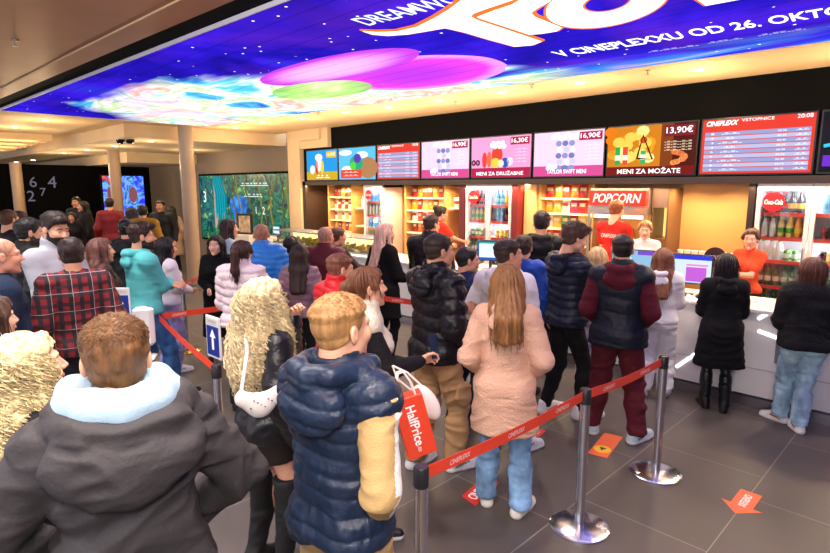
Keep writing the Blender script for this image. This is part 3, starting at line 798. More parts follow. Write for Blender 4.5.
tag(mb.build('wall_numbers'), 'pale hall numbers six, four, two and seven on the dark wall', 'sign')
# columns
for i, (x, y, r, top, lb) in enumerate(((-12.1, 5.2, .15, 3.22, 'thick round beige column beside the jungle poster wall'), (-17.1, 5.3, .15, 3.22, 'round beige column in front of the blue portrait posters'), (-21.3, 3.75, .16, 2.95, 'slim beige column left of the hall numbers'))):
    mb = MB(); mb.lathe([(r, 0), (r, top if i else 3.5)], mat('A88C72', .45, var=.05, vscale=3), n=28, c=(0, 0, 0))
    o = empty('column', (x, y, 0), 0, lb, 'column'); mb.build('shaft', o, smooth=True)
    MB().lathe([(r + .03, 0), (r + .03, .1), (r + .005, .12)], mat('777068', .4), n=28).build('base_ring', o, smooth=True)
# ceiling LED screen
def led_mat():
    m, N, L, b = new_mat('ceiling_screen_picture'); b.inputs['Base Color'].default_value = (.01, .01, .02, 1); b.inputs['Roughness'].default_value = .8; b.inputs['Specular IOR Level'].default_value = 0
    tc = N.new('ShaderNodeTexCoord'); sp = N.new('ShaderNodeSeparateXYZ'); L.new(tc.outputs['Object'], sp.inputs[0])
    def math_(op, a, b_=None, c=None, clamp=False):
        x = N.new('ShaderNodeMath'); x.operation = op; x.use_clamp = clamp
        for i, v in enumerate((a, b_, c)):
            if v is None: continue
            if isinstance(v, (int, float)): x.inputs[i].default_value = v
            else: L.new(v, x.inputs[i])
        return x.outputs[0]
    def nz(scale, detail=3, mapscale=(1, 1, 1), dist=0, loc=(0, 0, 0)):
        mp = N.new('ShaderNodeMapping'); mp.inputs['Scale'].default_value = mapscale; mp.inputs['Location'].default_value = loc; L.new(tc.outputs['Object'], mp.inputs[0])
        n = N.new('ShaderNodeTexNoise'); n.inputs['Scale'].default_value = scale; n.inputs['Detail'].default_value = detail; n.inputs['Distortion'].default_value = dist
        L.new(mp.outputs[0], n.inputs['Vector']); return n
    def ramp(sock, els, mode='EASE'):
        cr = N.new('ShaderNodeValToRGB'); L.new(sock, cr.inputs[0]); cr.color_ramp.interpolation = mode
        while len(cr.color_ramp.elements) < len(els): cr.color_ramp.elements.new(.5)
        for e, (p, c) in zip(cr.color_ramp.elements, els): e.position = p; e.color = (*lin(c), 1)
        return cr.outputs[0]
    def mix(f, a, b_, mode='MIX'):
        x = N.new('ShaderNodeMixRGB'); x.blend_type = mode
        for s_, v in ((x.inputs[0], f), (x.inputs[1], a), (x.inputs[2], b_)):
            if isinstance(v, (int, float)): s_.default_value = v
            elif isinstance(v, tuple): s_.default_value = v
            else: L.new(v, s_)
        return x.outputs[0]
    X, Y = sp.outputs[0], sp.outputs[1]
    sky = ramp(nz(.7, 4, (1, 1, 1), .6).outputs[0], [(.3, '0C067A'), (.5, '200EB0'), (.62, '3416CC'), (.75, '1634B8')])
    # colourful planets and clouds towards the far side
    n1 = nz(.42, 4, (.8, 1.1, 1), 1.2); art = ramp(n1.outputs[0], [(.25, '1838D0'), (.34, '40C8F0'), (.40, 'F8F4FF'), (.47, 'FFFFFF'), (.52, 'F8A8E0'), (.56, 'FFFFFF'), (.63, 'B8F0F0'), (.70, 'FFF0D8'), (.78, 'E060D0')], 'LINEAR')
    n1b = nz(.6, 4, (.8, 1.2, 1), 1.2, (3, 7, 0)); art2 = ramp(n1b.outputs[0], [(.3, '2828C0'), (.4, '60D0E8'), (.45, 'FFFFFF'), (.5, 'B8E090'), (.54, 'FFF8E8'), (.6, 'F8A890'), (.64, 'FFFFFF'), (.75, '5090F0')], 'LINEAR')
    w1 = nz(.5, 3, (.6, 1, 1), 1.0, (11, 2, 0)).outputs[0]
    left = math_('MULTIPLY_ADD', X, -.11, -.55, True)                       # 0 at x=-5 .. 1 at x=-14
    bd = math_('ADD', math_('MULTIPLY', math_('MAXIMUM', math_('ADD', X, 7.7), 0.0), .42), math_('MULTIPLY', math_('MAXIMUM', math_('ADD', X, 4.2), 0.0), 1.6))
    bd = math_('ADD', bd, math_('MULTIPLY', math_('MAXIMUM', math_('MULTIPLY_ADD', X, -1.0, -10.0), 0.0), .9))
    edge = math_('SUBTRACT', math_('SUBTRACT', Y, 2.9), bd)
    edge = math_('ADD', edge, math_('MULTIPLY', math_('SUBTRACT', w1, .5), 2.2))
    f = math_('MULTIPLY', math_('ADD', edge, .35), 1.8, None, True)
    artm = mix(math_('MULTIPLY_ADD', math_('SUBTRACT', w1, .45), 9, .5, True), art, art2)
    # right-hand part stays blue with only pale edge clouds
    rp = math_('MULTIPLY_ADD', X, -.8, -2.2, True)
    f2 = math_('MULTIPLY', f, rp)
    c = mix(f2, sky, artm)
    cl = ramp(nz(1.3, 4, (.4, 1.2, 1), 1).outputs[0], [(.4, '2A30E0'), (.55, '38A0F0'), (.66, 'E0D8FF')])
    fe = math_('MULTIPLY', math_('MULTIPLY_ADD', math_('SUBTRACT', Y, math_('MULTIPLY', X, .05)), 1.6, -9.0, True), math_('SUBTRACT', 1.0, f2))
    c = mix(math_('MULTIPLY', fe, .8), c, cl)
    # purple nebula near side
    c = mix(math_('MULTIPLY', math_('MULTIPLY_ADD', nz(.6, 3, (1, 1, 1), .8, (5, 5, 0)).outputs[0], 3.2, -1.6, True), .55), c, (.17, .02, .42, 1))
    # stars
    v = N.new('ShaderNodeTexVoronoi'); v.inputs['Scale'].default_value = 5.5; L.new(tc.outputs['Object'], v.inputs['Vector'])
    st = math_('LESS_THAN', v.outputs['Distance'], .075); c = mix(st, c, (1, 1, 1, 1))
    def blob(cx, cy, rx, ry):
        dx = math_('POWER', math_('DIVIDE', math_('SUBTRACT', X, cx), rx), 2.0); dy = math_('POWER', math_('DIVIDE', math_('SUBTRACT', Y, cy), ry), 2.0)
        return math_('ADD', math_('ADD', dx, dy), math_('MULTIPLY', math_('SUBTRACT', w1, .5), .5))
    pb = blob(-4.75, 4.75, 1.15, .85); c = mix(math_('LESS_THAN', pb, 1.0), c, ramp(pb, [(.0, 'B838E0'), (.6, 'E040D8'), (.9, 'F890E8')]))
    pb = blob(-5.2, 3.9, 1.3, .45); c = mix(math_('LESS_THAN', pb, 1.0), c, ramp(pb, [(.0, 'F8B0F0'), (.9, 'C040E0')]))
    pb = blob(-6.4, 4.6, .9, .5); c = mix(math_('MULTIPLY', math_('LESS_THAN', pb, 1.0), .85), c, ramp(n1.outputs[0], [(.35, '208840'), (.5, 'A0E060'), (.65, 'F0F8C0')]))
    # LED module lines
    fr = math_('FRACT', math_('MULTIPLY', Y, 4.0)); ln = math_('LESS_THAN', fr, .09); c = mix(math_('MULTIPLY', ln, .3), c, (0, 0, .02, 1))
    L.new(c, b.inputs['Emission Color']); b.inputs['Emission Strength'].default_value = 1.08
    return m
led = empty('ceiling_screen', (0, 0, 0), 0, 'huge glowing ceiling screen with blue starry film advert', 'screen')
mb = MB(); mb.prism([(x, y, 3.47) for x, y in LQ], (0, 0, .03), led_mat()); mb.build('display', led)
mb = MB()
q = LQ + [LQ[0]]
for i in range(4):
    a, b_ = np.array(q[i]), np.array(q[i + 1]); t = (b_ - a) / np.linalg.norm(b_ - a); n_ = np.array([t[1], -t[0]])
    mb.prism([(*a, 3.465), (*b_, 3.465), (*(b_ + n_ * .012), 3.465), (*(a + n_ * .012), 3.465)], (0, 0, .035), mat('D8D0D8', .4))
mb.build('edge_frame', led)
def cz(px, py, z=3.464): return tuple(at_z(px, py, z))
def crop(x, y): return (350 + x / 3.458, y / 3.458)
def letter(pts, name, off=0.0, hole=None):
    """flat lettering on the ceiling screen: white face with an orange rim under it"""
    C = np.array([cz(*p)[:2] for p in pts]); me = MB()
    c = C.mean(0)
    def inset(P, d):
        out = []; n = len(P)
        ar = sum(P[i][0] * P[(i + 1) % n][1] - P[(i + 1) % n][0] * P[i][1] for i in range(n)); sg = 1 if ar > 0 else -1
        for i in range(n):
            t = P[(i + 1) % n] - P[i - 1]; t = t / (np.linalg.norm(t) + 1e-9); out.append(P[i] + np.array([t[1], -t[0]]) * d * sg)
        return out
    me.prism([(*p, 3.458) for p in inset(C, .03)], (0, 0, .011), emit('E86820', 1.2))
    me.prism([(*p, 3.452) for p in C], (0, 0, .006), emit('FFFAF2', 1.3))
    me.build(name, led)
Tpts = [(45, 104), (90, 108), (160, 106), (230, 90), (290, 60), (340, 30), (380, 0), (400, -28), (660, -70), (640, -30), (560, -5), (480, 22), (430, 40), (415, 52), (440, 66), (520, 92), (662, 140), (630, 152), (570, 157), (480, 132), (400, 108), (330, 92), (270, 102), (200, 114), (130, 119), (80, 115)]
letter([crop(*p) for p in Tpts], 'title_letter')
Rpts = [(440, 55), (500, 32), (560, 12), (600, -12), (680, -60), (740, -60), (690, 0), (650, 22), (625, 40), (640, 55), (690, 75), (732, 92), (715, 103), (660, 112), (620, 115), (560, 95), (490, 72)]
letter([crop(*p) for p in Rpts], 'title_letter')
mb = MB()
cO = np.array(cz(604, 2)[:2]); 
def ring(cpx, cpy, rx, ry, ri, ro, z, th, m, ang=-.18):
    out = []
    for k in range(40):
        a0, a1 = 2 * math.pi * k / 40, 2 * math.pi * (k + 1) / 40
        def pt(a, r):
            u, v = rx * r * math.cos(a), ry * r * math.sin(a); return cz(cpx + u * math.cos(ang) - v * math.sin(ang), cpy + u * math.sin(ang) + v * math.cos(ang), z)
        mb.prism([pt(a0, ri), pt(a1, ri), pt(a1, ro), pt(a0, ro)], (0, 0, th), m)
ring(607, 3, 62, 23, .36, 1.04, 3.458, .006, emit('E86820', 1.2)); ring(607, 3, 62, 23, .40, 1.0, 3.452, .006, emit('FFFAF2', 1.3))
mb.build('title_letter', led)
Lp = [(692, -6), (706, 4), (760, -6), (760, -26), (700, -20)]
letter(Lp, 'title_letter')
def ceil_text(t, p0, p1, hgt, m, name, **k):
    a, b_ = np.array(cz(*p0)), np.array(cz(*p1)); mb = MB(); d = b_ - a; d[2] = 0; up = np.array([d[1], -d[0], 0])
    put_text(mb, t, m, (a + b_) / 2 * np.array([1, 1, 0]) + np.array([0, 0, 3.462]), d, up, .002, width=np.linalg.norm(d), height=hgt, **k); mb.build(name, led)
ceil_text('DREAMWORKS', (360, 22), (500, -14), .22, emit('D8E8FF', 1.3), 'studio_text', bold=.01)
ceil_text('V CINEPLEXXU OD 26. OKTOBRA', (556, 54), (905, -1), .26, emit('FFFFFF', 1.4), 'date_text', bold=.02)
for a, b_ in (((648, 51.5), (698, 44.5)), ((708, 42.5), (742, 37.5)), ((758, 35), (806, 28))):
    ceil_text('-=-==--=-', a, b_, .05, emit('C8C8FF', 1), 'small_print')
# downlights; the same spots also serve as added fill without fixtures
def spot(x, y, z, e, col=(1, .86, .68), ang=120, rad=.05, blend=.8, tgt=None):
    l = bpy.data.lights.new('downlight', 'SPOT'); l.energy = e; l.color = col; l.spot_size = R(ang); l.spot_blend = blend; l.shadow_soft_size = rad
    o = bpy.data.objects.new('downlight_and_fill_beam', l); COL.objects.link(o); o.location = (x, y, z)
    if tgt is not None: o.rotation_euler = (Vector(tgt) - Vector((x, y, z))).to_track_quat('-Z', 'Y').to_euler()
    return o
dl = empty('ceiling_downlight', (0, 0, 3.5), 0, 'small round recessed downlight in the cream ceiling', 'ceiling light', 'recessed downlights')
MB().lathe([(.055, -.006), (.075, -.004), (.075, .0)], mat('E8E0D0', .4), n=16).build('rim', dl)
MB().lathe([(.052, -.009), (.052, -.002)], emit('FFF0D0', 14), n=16).build('lamp', dl)
first = True
DLP = [(-8.03, 6.3, 3.5), (-7.07, 6.45, 3.5), (-5.98, 6.5, 3.5), (-4.85, 6.55, 3.5), (-3.72, 6.65, 3.5), (-2.4, 6.9, 3.5), (-.9, 7.0, 3.5), (-9.3, 6.25, 3.5), (-10.5, 6.1, 3.5), (-11.8, 6.2, 3.5), (-15.15, 2.74, 3.5), (-13.2, 2.9, 3.5)]
for q in ((64, 153), (87, 150), (115, 146), (151, 141), (190, 150), (232, 152)): P = at_z(*q, 3.22); DLP.append((P[0], P[1], 3.22))
for q in ((33, 160), (16, 162), (57, 171), (71, 170), (92, 168)): P = at_z(*q, 2.92); DLP.append((P[0], P[1], 2.92))
for (x, y, z) in DLP:
    o = dl if first else copy_tree(dl); first = False; o.location = (x, y, z)
# fire sprinklers
sp0 = empty('fire_sprinkler', (0, 0, 3.5), 0, 'small metal sprinkler head hanging from the ceiling', 'sprinkler', 'sprinkler heads')
MB().lathe([(.03, 0), (.03, -.01), (.008, -.012), (.008, -.05)], mat('B8B0A8', .3, 1), n=10).build('pipe', sp0)
MB().lathe([(.028, -.054), (.028, -.05)], mat('B8B0A8', .3, 1), n=10).build('deflector', sp0)
for i, (px, py) in enumerate(((15, 40), (455, 101), (648, 70), (532, 84), (318, 112))):
    P = at_z(px, py, 3.5); o = sp0 if i == 0 else copy_tree(sp0); o.location = P
# security camera
cp = at_z(125, 138, 3.22); c0 = empty('security_camera', (cp[0], cp[1], 3.22), 0, 'black twin dome security camera under the beige ceiling step', 'camera')
MB().lathe([(.16, 0), (.16, -.03)], mat('C8B8A0', .5), n=16).build('mount', c0)
for k in (-1, 1):
    f = MB(); f.lathe([(.09, 0), (.085, -.05), (.05, -.085), (.01, -.095)], mat('101012', .15), c=(k * .1, k * .06, -.03), n=14); f.build('dome', c0, smooth=True)
# recessed light troughs, far left
for i, (x, y1) in enumerate(((-17.1, 3.7), (-18.6, 3.7), (-20.2, 3.75), (-22.0, 3.8))):
    o = empty('light_trough', (x, 0, 3.5), 0, 'long recessed ceiling light trough, %s of the glowing row' % ('nearest', 'second', 'third', 'farthest')[i], 'ceiling light')
    MB().box(-.45, -5, -.16, -.39, y1, -.005, CREAM).box(.39, -5, -.16, .45, y1, -.005, CREAM).box(-.45, y1, -.16, .45, y1 + .06, -.005, CREAM).build('housing', o)
    MB().box(-.36, -5, -.10, -.30, y1 - .1, -.06, emit('FFE8B0', 5)).box(-.39, -5, -.06, -.26, y1 - .06, -.005, mat('4A3A28', .6)).build('light_strip', o)
# posters and poster walls
def picture_mat(name, els, scale=2.2, stretch=(1, 1, 1), strength=1.0, dist=1.2, loc=(0, 0, 0), detail=5):
    m, N, L, b = new_mat(name); b.inputs['Base Color'].default_value = (.01, .01, .01, 1); b.inputs['Roughness'].default_value = .3
    tc = N.new('ShaderNodeTexCoord'); mp = N.new('ShaderNodeMapping'); mp.inputs['Scale'].default_value = stretch; mp.inputs['Location'].default_value = loc; L.new(tc.outputs['Object'], mp.inputs[0])
    n = N.new('ShaderNodeTexNoise'); n.inputs['Scale'].default_value = scale; n.inputs['Detail'].default_value = detail; n.inputs['Distortion'].default_value = dist; L.new(mp.outputs[0], n.inputs['Vector'])
    cr = N.new('ShaderNodeValToRGB'); L.new(n.outputs[0], cr.inputs[0])
    while len(cr.color_ramp.elements) < len(els): cr.color_ramp.elements.new(.5)
    for e, (p, c) in zip(cr.color_ramp.elements, els): e.position = p; e.color = (*lin(c), 1)
    L.new(cr.outputs[0], b.inputs['Emission Color']); b.inputs['Emission Strength'].default_value = strength
    return m
jw = empty('jungle_video_wall', (-17.6, 7.9, .55), 0, 'wide glowing wall screen with a blue and green jungle', 'screen')
mb = MB(); mb.box(0, 0, 0, 5.7, .1, 2.05, BLACK); mb.build('frame', jw)
jm = picture_mat('jungle', [(.3, '040C0C'), (.42, '0A4038'), (.48, '1C9070'), (.53, '08181C'), (.6, '2C7838'), (.66, '98D070'), (.72, '103828')], 3.2, (1, 1, 1.1), .75, .8, (0, 0, 0), 9)
MB().box(.06, -.012, .06, 5.64, 0, 1.99, jm).build('display', jw)
mb = MB(); bl = picture_mat('blue_mist', [(.3, '0A2A60'), (.5, '1058B0'), (.7, '30A0E0')], 3, (1, 1, 1), 1.0)
vs = [(2.55 + .45 * math.cos(a) * (1 + .25 * math.sin(3 * a)), -.014, 1.0 + .5 * math.sin(a) * (1 + .2 * math.cos(2 * a))) for a in np.linspace(0, 2 * math.pi, 24, endpoint=False)]
mb.prism(vs, (0, -.002, 0), bl); mb.build('blue_clearing', jw)
mb = MB()
for i in range(9):
    x = 2.0 + .42 * i + random.uniform(-.1, .1)
    if i < 1: x = 1.75
    mb.tube([(x, -.016, .4 + .1 * (i % 3)), (x + random.uniform(-.2, .2), -.016, 1.0), (x + random.uniform(-.3, .3), -.016, 1.5), (x + random.uniform(-.35, .35), -.016, 1.98)], [.03, .022, .028, .016], emit('6A5A38' if i % 2 else '8A8048', .8), 5)
mb.build('tree_trunks', jw)
mb = MB(); sk_ = emit('C09890', .9)
mb.prism([(1.02 + .26 * math.cos(a), -.016, 1.12 + .72 * math.sin(a)) for a in np.linspace(-1.57, 1.57, 20)], (0, -.002, 0), sk_)
for k in range(10): mb.tube([(1.05 + .05 * k, -.02, 1.95), (1.2 + .07 * k, -.02, 1.4), (1.12 + .07 * k, -.02, .7)], [.03, .05, .01], emit('0C7888' if k % 2 else '109AA8', .9), 5)
mb.tube([(1.12, -.03, 1.32), (1.2, -.03, 1.34), (1.26, -.03, 1.31)], .02, emit('102830', .3), 6)
mb.build('portrait_picture', jw)
mb = MB(); wt = emit('E8F0F0', 1.1)
for t, x, z, hh in (('3', .42, 1.35, .34), ('3', 1.62, 1.1, .22), ('1', 3.55, 1.02, .2), ('2', 3.95, 1.02, .2)):
    if hh: put_text(mb, t, wt, (x, -.03, z), (1, 0, 0), (0, 0, 1), .0, height=hh)
for (t, x, z, w) in (('-=-==-=-==-=-==-', 3.5, 1.72, 1.5), ('-=-=--=-==-', 3.4, 1.42, 1.0)): put_text(mb, t, wt, (x, -.03, z), (1, 0, 0), (0, 0, 1), .0, width=w, height=.085)
mb.build('caption_text', jw)
for i, (px0, px1, lb) in enumerate(((103, 115, 'narrow blue poster with a red haired portrait left of the column'), (121, 144, 'wide blue poster with a round portrait right of the column'))):
    a = ray(px0, 190); a = a * (-19.6 / a[0]); b_ = ray(px1, 190); b_ = b_ * (-19.6 / b_[0]); w = abs(b_[1] - a[1])
    o = empty('backlit_poster', (-19.6, min(a[1], b_[1]), .95), 0, lb, 'poster')
    MB().box(-.1, -.04, -.04, -.01, w + .04, 1.66, BLACK).build('frame', o)
    MB().box(-.01, 0, 0, .0, w, 1.6, picture_mat('portrait_glow%d' % i, [(.3, '0808A0'), (.42, '2030F0'), (.5, '60A0FF'), (.56, '180850'), (.64, 'E03030' if i == 0 else '40B0F0'), (.75, 'F0A090')], 2.2, (1, 1, 1), 1.2, 1.0, (i * 3.3, 0, 0))).build('picture', o)
    mb = MB(); mb.prism([(.004, w * .5 + w * .18 * math.cos(t), 1.0 + .26 * math.sin(t)) for t in np.linspace(0, 6.28, 16, endpoint=False)], (.002, 0, 0), emit('8A5058', .8)); mb.build('portrait_face', o)
MB_ = MB
# ------------------------------------------------------------------ menu screens
def screen(x0, x1, label, kind, idx):
    w = x1 - x0 - .03; o = empty('menu_screen', (x0 + .015, 7.66, 2.345), 0, label, 'screen', None); h = .69
    MB().box(0, 0, 0, w, .055, h, mat('0A0A0C', .4)).build('bezel', o)
    i0 = .018
    def rect(mb, u0, v0, u1, v1, m, lay=1): mb.box(u0, -.003 * lay, v0, u1, -.003 * lay + .0028, v1, m)
    def disc(mb, u, v, ru, rv, m, lay=2, n=18): mb.prism([(u + ru * math.cos(a), -.003 * lay, v + rv * math.sin(a)) for a in np.linspace(0, 2 * math.pi, n, endpoint=False)], (0, .0028, 0), m)
    def txt(mb, t, u, v, m, lay=4, **k): put_text(mb, t, m, (u, -.003 * lay, v), (1, 0, 0), (0, 0, 1), .001, **k)
    mb = MB(); d = mb
    S = 1.0
    if kind == 'times':
        rect(d, i0, i0, w - i0, h - i0, emit('D8382C', S)); mb.build('display', o)
        mb = MB()
        for k in range(9): rect(mb, .05, .045 + k * .054, w - .05, .045 + k * .054 + .044, emit('AEB4D8' if k % 2 else '8E98C4', S), 2)
        mb.build('timetable_rows', o)
        mb = MB(); txt(mb, 'CINEPLEXX', .24, .625, emit('FFFFFF', 1.3), width=.36, height=.06, shear=.35, bold=.03); txt(mb, 'VSTOPNICE', .62, .645, emit('FFFFFF', 1.2), width=.34, height=.034)
        txt(mb, '20:08', w - .12, .645, emit('FFFFFF', 1.3), width=.15, height=.045)
        for k in range(9):
            for u, ww in ((.14, .03), (.34, (.2, .12, .26, .1)[k % 4]), (w - .33, .09), (w - .13, .12)): txt(mb, ('%d' % (9 - k)) if ww == .03 else '-=-=-' if ww != .09 else '20:%02d' % (10 + k * 5), u, .067 + k * .054, emit('F4F4FF', 1.2), width=ww, height=.018)
        mb.build('text', o)
    elif kind in ('pink', 'friends'):
        rect(d, i0, i0, w - i0, h - i0, emit('F8CCE6' if kind == 'pink' else 'EE9CCB', S)); rect(d, i0, i0, w - i0, .17, emit('B01848' if kind == 'friends' else 'D0488C', S), 2)
        mb.build('display', o); mb = MB()
        if kind == 'pink':
            for r in range(5):
                for c_ in range(3):
                    disc(mb, .45 + c_ * .11 + .02 * (r % 2), .14 + r * .09, .05, .042, emit(('8890C0', 'C8C0E8', '6878B8', 'E8E8F8')[(r + c_ * 2) % 4], S), 3)
            for k in range(9): disc(mb, .36 + .06 * k, .60 + .02 * math.sin(k * 2), .05, .04, emit('FFF0F8', 1.1), 3)
            for k in range(4): disc(mb, .28 + .04 * k, .14 + .02 * (k % 2), .04, .035, emit('F8E8F8', 1), 4)
        else:
            for k, (u, v, ru, rv, c_) in enumerate(((.30, .30, .05, .13, 'E04038'), (.40, .31, .05, .13, 'E86848'), (.56, .38, .11, .14, 'D84030'), (.53, .25, .09, .08, 'F0C840'), (.72, .25, .08, .08, '3050A8'), (.64, .24, .06, .06, 'F8E0C0'), (.82, .27, .06, .07, 'E8D8E0'))): disc(mb, u, v, ru, rv, emit(c_, S), 3 + k % 2)
            for k in range(9): disc(mb, .46 + .03 * k, .54 + .03 * math.sin(k * 2.1), .045, .04, emit('FFF4E8', 1.1), 5)
            for q in (.07, .16): disc(mb, q, .26, .045, .05, emit('201018', .6), 4); disc(mb, q, .26, .022, .026, emit('D070A8', .9), 5)
        mb.build('product_picture', o); mb = MB()
        rect(mb, w - .40, .53, w - .04, .65, emit('A81848', S), 4)
        txt(mb, '16,90€' if kind == 'pink' else '16,30€', w - .22, .59, emit('FFFFFF', 1.3), 6, width=.31, height=.085, bold=.01)
        txt(mb, 'TAYLOR SWIFT MENI' if kind == 'pink' else 'MENI ZA DRUŽABNE', w * .5, .085, emit('FFFFFF', 1.3), 6, width=.66 if kind == 'pink' else .95, height=.062 if kind == 'pink' else .075, bold=.01)
        for k in range(5): txt(mb, '--=-=-', w - .19, .46 - k * .05, emit('FFFFFF', 1.1), 5, width=.24 - .03 * (k % 2), height=.012)
        mb.build('text', o)
    elif kind == 'men':
        rect(d, i0, i0, w - i0, h - i0, emit('481008', S)); rect(d, i0, .13, w * .62, h - i0, emit('C87818', S), 2); rect(d, w * .62, .13, w * .75, h - i0, emit('7C3810', S), 2); mb.build('display', o); mb = MB()
        rs = np.random.default_rng(3)
        for k in range(26): disc(mb, .05 + rs.uniform(0, .62) ** 1.0, .20 + rs.uniform(0, .42), .09, .07, emit(('F0A028', 'F8C850', 'E07818', 'FFE090')[k % 4], S), 2 + k % 2, 9)
        rect(mb, i0, i0, w - i0, .13, emit('701010', S), 5)
        for u, c_ in ((.17, '28A050'), (.28, 'D84830'), (.53, '30A860')):
            rect(mb, u - .035, .16, u + .035, .40 if u < .5 else .34, emit(c_, S), 5); rect(mb, u - .036, .22, u + .036, .29, emit('F0E8D8', 1), 6)
        mb.tube([(.45, -.022, .24), (.52, -.022, .54), (.66, -.022, .22), (.45, -.022, .24)], .012, emit('301808', .5), 6); disc(mb, .53, .48, .05, .045, emit('C04820', 1), 8)
        for k in range(12): disc(mb, 1.0 + .07 * math.cos(k * 1.7), .24 + .07 * math.sin(k * 2.3), .04, .035, emit(('E89050', 'D06838')[k % 2], S), 5)
        mb.build('product_picture', o); mb = MB()
        rect(mb, w - .42, .51, w - .04, .65, emit('781828', S), 4); txt(mb, '13,90€', w - .23, .58, emit('FFFFFF', 1.3), 6, width=.33, height=.095, bold=.01)
        txt(mb, 'MENI ZA MOŽATE', w * .5, .075, emit('FFFFFF', 1.3), 8, width=.85, height=.08, bold=.01)
        for k in range(4): txt(mb, '-=-=--=-=', w - .24, .44 - k * .035, emit('FFF0D0', 1.1), 5, width=.34, height=.016)
        mb.build('text', o)
    elif kind == 'gold':
        rect(d, i0, i0, w - i0, h - i0, emit('1890D8', S)); rect(d, i0, i0, w - i0, .2, emit('C8A020', S), 2); mb.build('display', o); mb = MB()
        for u, v, ru, rv, c_ in ((.5, .4, .1, .2, 'F0F0F0'), (.42, .3, .06, .16, 'D03020'), (.62, .3, .07, .15, 'F0C040'), (.5, .52, .14, .08, 'FFF8E0'), (.25, .25, .1, .1, 'D8F0F8')): disc(mb, u, v, ru, rv, emit(c_, S), 3)
        rect(mb, w - .4, .5, w - .05, .64, emit('D8B040', S), 4); mb.build('product_picture', o); mb = MB(); txt(mb, '16,90€', w - .22, .57, emit('FFF8D8', 1.2), 6, width=.3, height=.08); txt(mb, '-=-= -=-', w * .55, .09, emit('FFFFFF', 1.2), 6, width=.5, height=.07); mb.build('text', o)
    elif kind == 'bird':
        rect(d, i0, i0, w - i0, h - i0, emit('58B8F0', S)); mb.build('display', o); mb = MB()
        for u, v, ru, rv, c_, l_ in ((.25, .58, .22, .06, 'E8F4FF', 2), (.8, .52, .2, .07, 'F0F8FF', 2), (1.0, .25, .3, .22, 'A87850', 3), (.62, .35, .22, .17, '18A070', 4), (.66, .45, .12, .1, '5038B0', 5), (.52, .3, .1, .09, '50C838', 5), (.3, .2, .2, .1, 'F0F0F0', 3)): disc(mb, u, v, ru, rv, emit(c_, S), l_)
        rect(mb, .1, .04, .8, .22, emit('E04020', S), 6); mb.build('film_picture', o); mb = MB()
        for k in range(2): txt(mb, '-=-=-=-', .45, .10 + .07 * k, emit('FFFFFF', 1.1), 8, width=.5, height=.025)
        mb.build('text', o)
    else:
        rect(d, i0, i0, w - i0, h - i0, emit('0A0A1C', S)); mb.build('display', o); mb = MB()
        mb.tube([(.05, -.012, .3), (.25, -.012, .34), (.5, -.012, .5)], .02, emit('28B8D8', 1.1), 6)
        rect(mb, .05, .08, .22, .2, emit('6828C0', 1), 3); rect(mb, .24, .08, .4, .2, emit('C030A0', 1), 3); mb.build('film_picture', o)
    return o
SX = [-11.27, -10.04, -8.77, -7.51, -6.307, -5.05, -3.833, -2.586, -1.347, -.11]
kinds = [('gold', 'menu screen with golden bottom and blue popcorn advert, farthest left'), ('bird', 'menu screen showing a green feathered head under blue sky'), ('times', 'red and grey timetable screen right of the green head screen'), ('pink', 'pale pink menu screen right of the far timetable'),
         ('friends', 'pink menu screen priced 16,30 with red drink cups'), ('pink', 'pale pink menu screen left of the golden nachos screen'), ('men', 'dark golden menu screen with cans, priced 13,90'), ('times', 'large red and grey timetable screen above the staff'), ('dark', 'dark screen with blue streak at the right edge')]
for i, (k, lb) in enumerate(kinds): screen(SX[i], SX[i + 1], lb, k, i)
# ------------------------------------------------------------------ counter
WH = mat('E4E0E2', .35, coat=.3); MET = mat('A8A8B0', .3, 1); DK = mat('202022', .4)
for i, (x0, x1, lb) in enumerate(((-3.2, 3.2, 'white service counter with slanting light strips, nearest section'), (-7.6, -3.2, 'white service counter section in front of the popcorn machine'), (-11.3, -7.6, 'white service counter section at the far end'))):
    o = empty('service_counter', (x0, 6.2, 0), 0, lb, 'counter'); w = x1 - x0 - .004
    MB().box(0, .03, .12, w, .72, .97, WH).build('body', o)
    MB().box(0, .06, 0, w, .70, .12, mat('5A5A62', .3, .8)).box(0, .02, .0, w, .06, .1, MET).build('kick_plate', o)
    mb = MB()
    n = max(1, round(w / 1.6))
    for k in range(1, n): mb.box(k * w / n - .003, .024, .12, k * w / n + .003, .03, .97, mat('9A96A0', .5))
    mb.box(0, .024, .40, w, .0295, .405, mat('9A96A0', .5)); mb.build('panel_joints', o)
    MB().box(0, -.01, .97, w, .74, 1.01, mat('ECE6E4', .25, coat=.4), bev=.008).build('worktop', o)
    if i < 2:
        mb = MB(); gl = emit('FFF4F8', 3.0)
        segs = [((676, 367), (697, 353)), ((687, 295), (702, 303)), ((758, 331), (777, 338)), ((758, 319), (777, 308))] if i == 0 else []
        for a, b_ in segs:
            A = at_y(*a, 6.222); B = at_y(*b_, 6.222); t = B - A; t /= np.linalg.norm(t); t1 = np.cross(t, [0, 1, 0]) * .014
            mb.prism([A + t1 - [x0, 6.2, 0], B + t1 - [x0, 6.2, 0], B - t1 - [x0, 6.2, 0], A - t1 - [x0, 6.2, 0]], (0, .008, 0), gl)
        if i == 1:
            for k in range(4):
                A = np.array([.5 + k * 1.0, .022, .3]); mb.prism([A, A + [.35, 0, .25], A + [.35, 0, .28], A + [0, 0, .03]], (0, .008, 0), gl)
        mb.build('light_strip', o)
    if i == 0:
        A = at_y(777, 330, 6.2); B = at_y(787, 366, 6.2); MB().box(A[0] - x0, .012, B[2], B[0] - x0 + .03, .03, .93, mat('8A8894', .3, .6)).build('steel_inset', o)
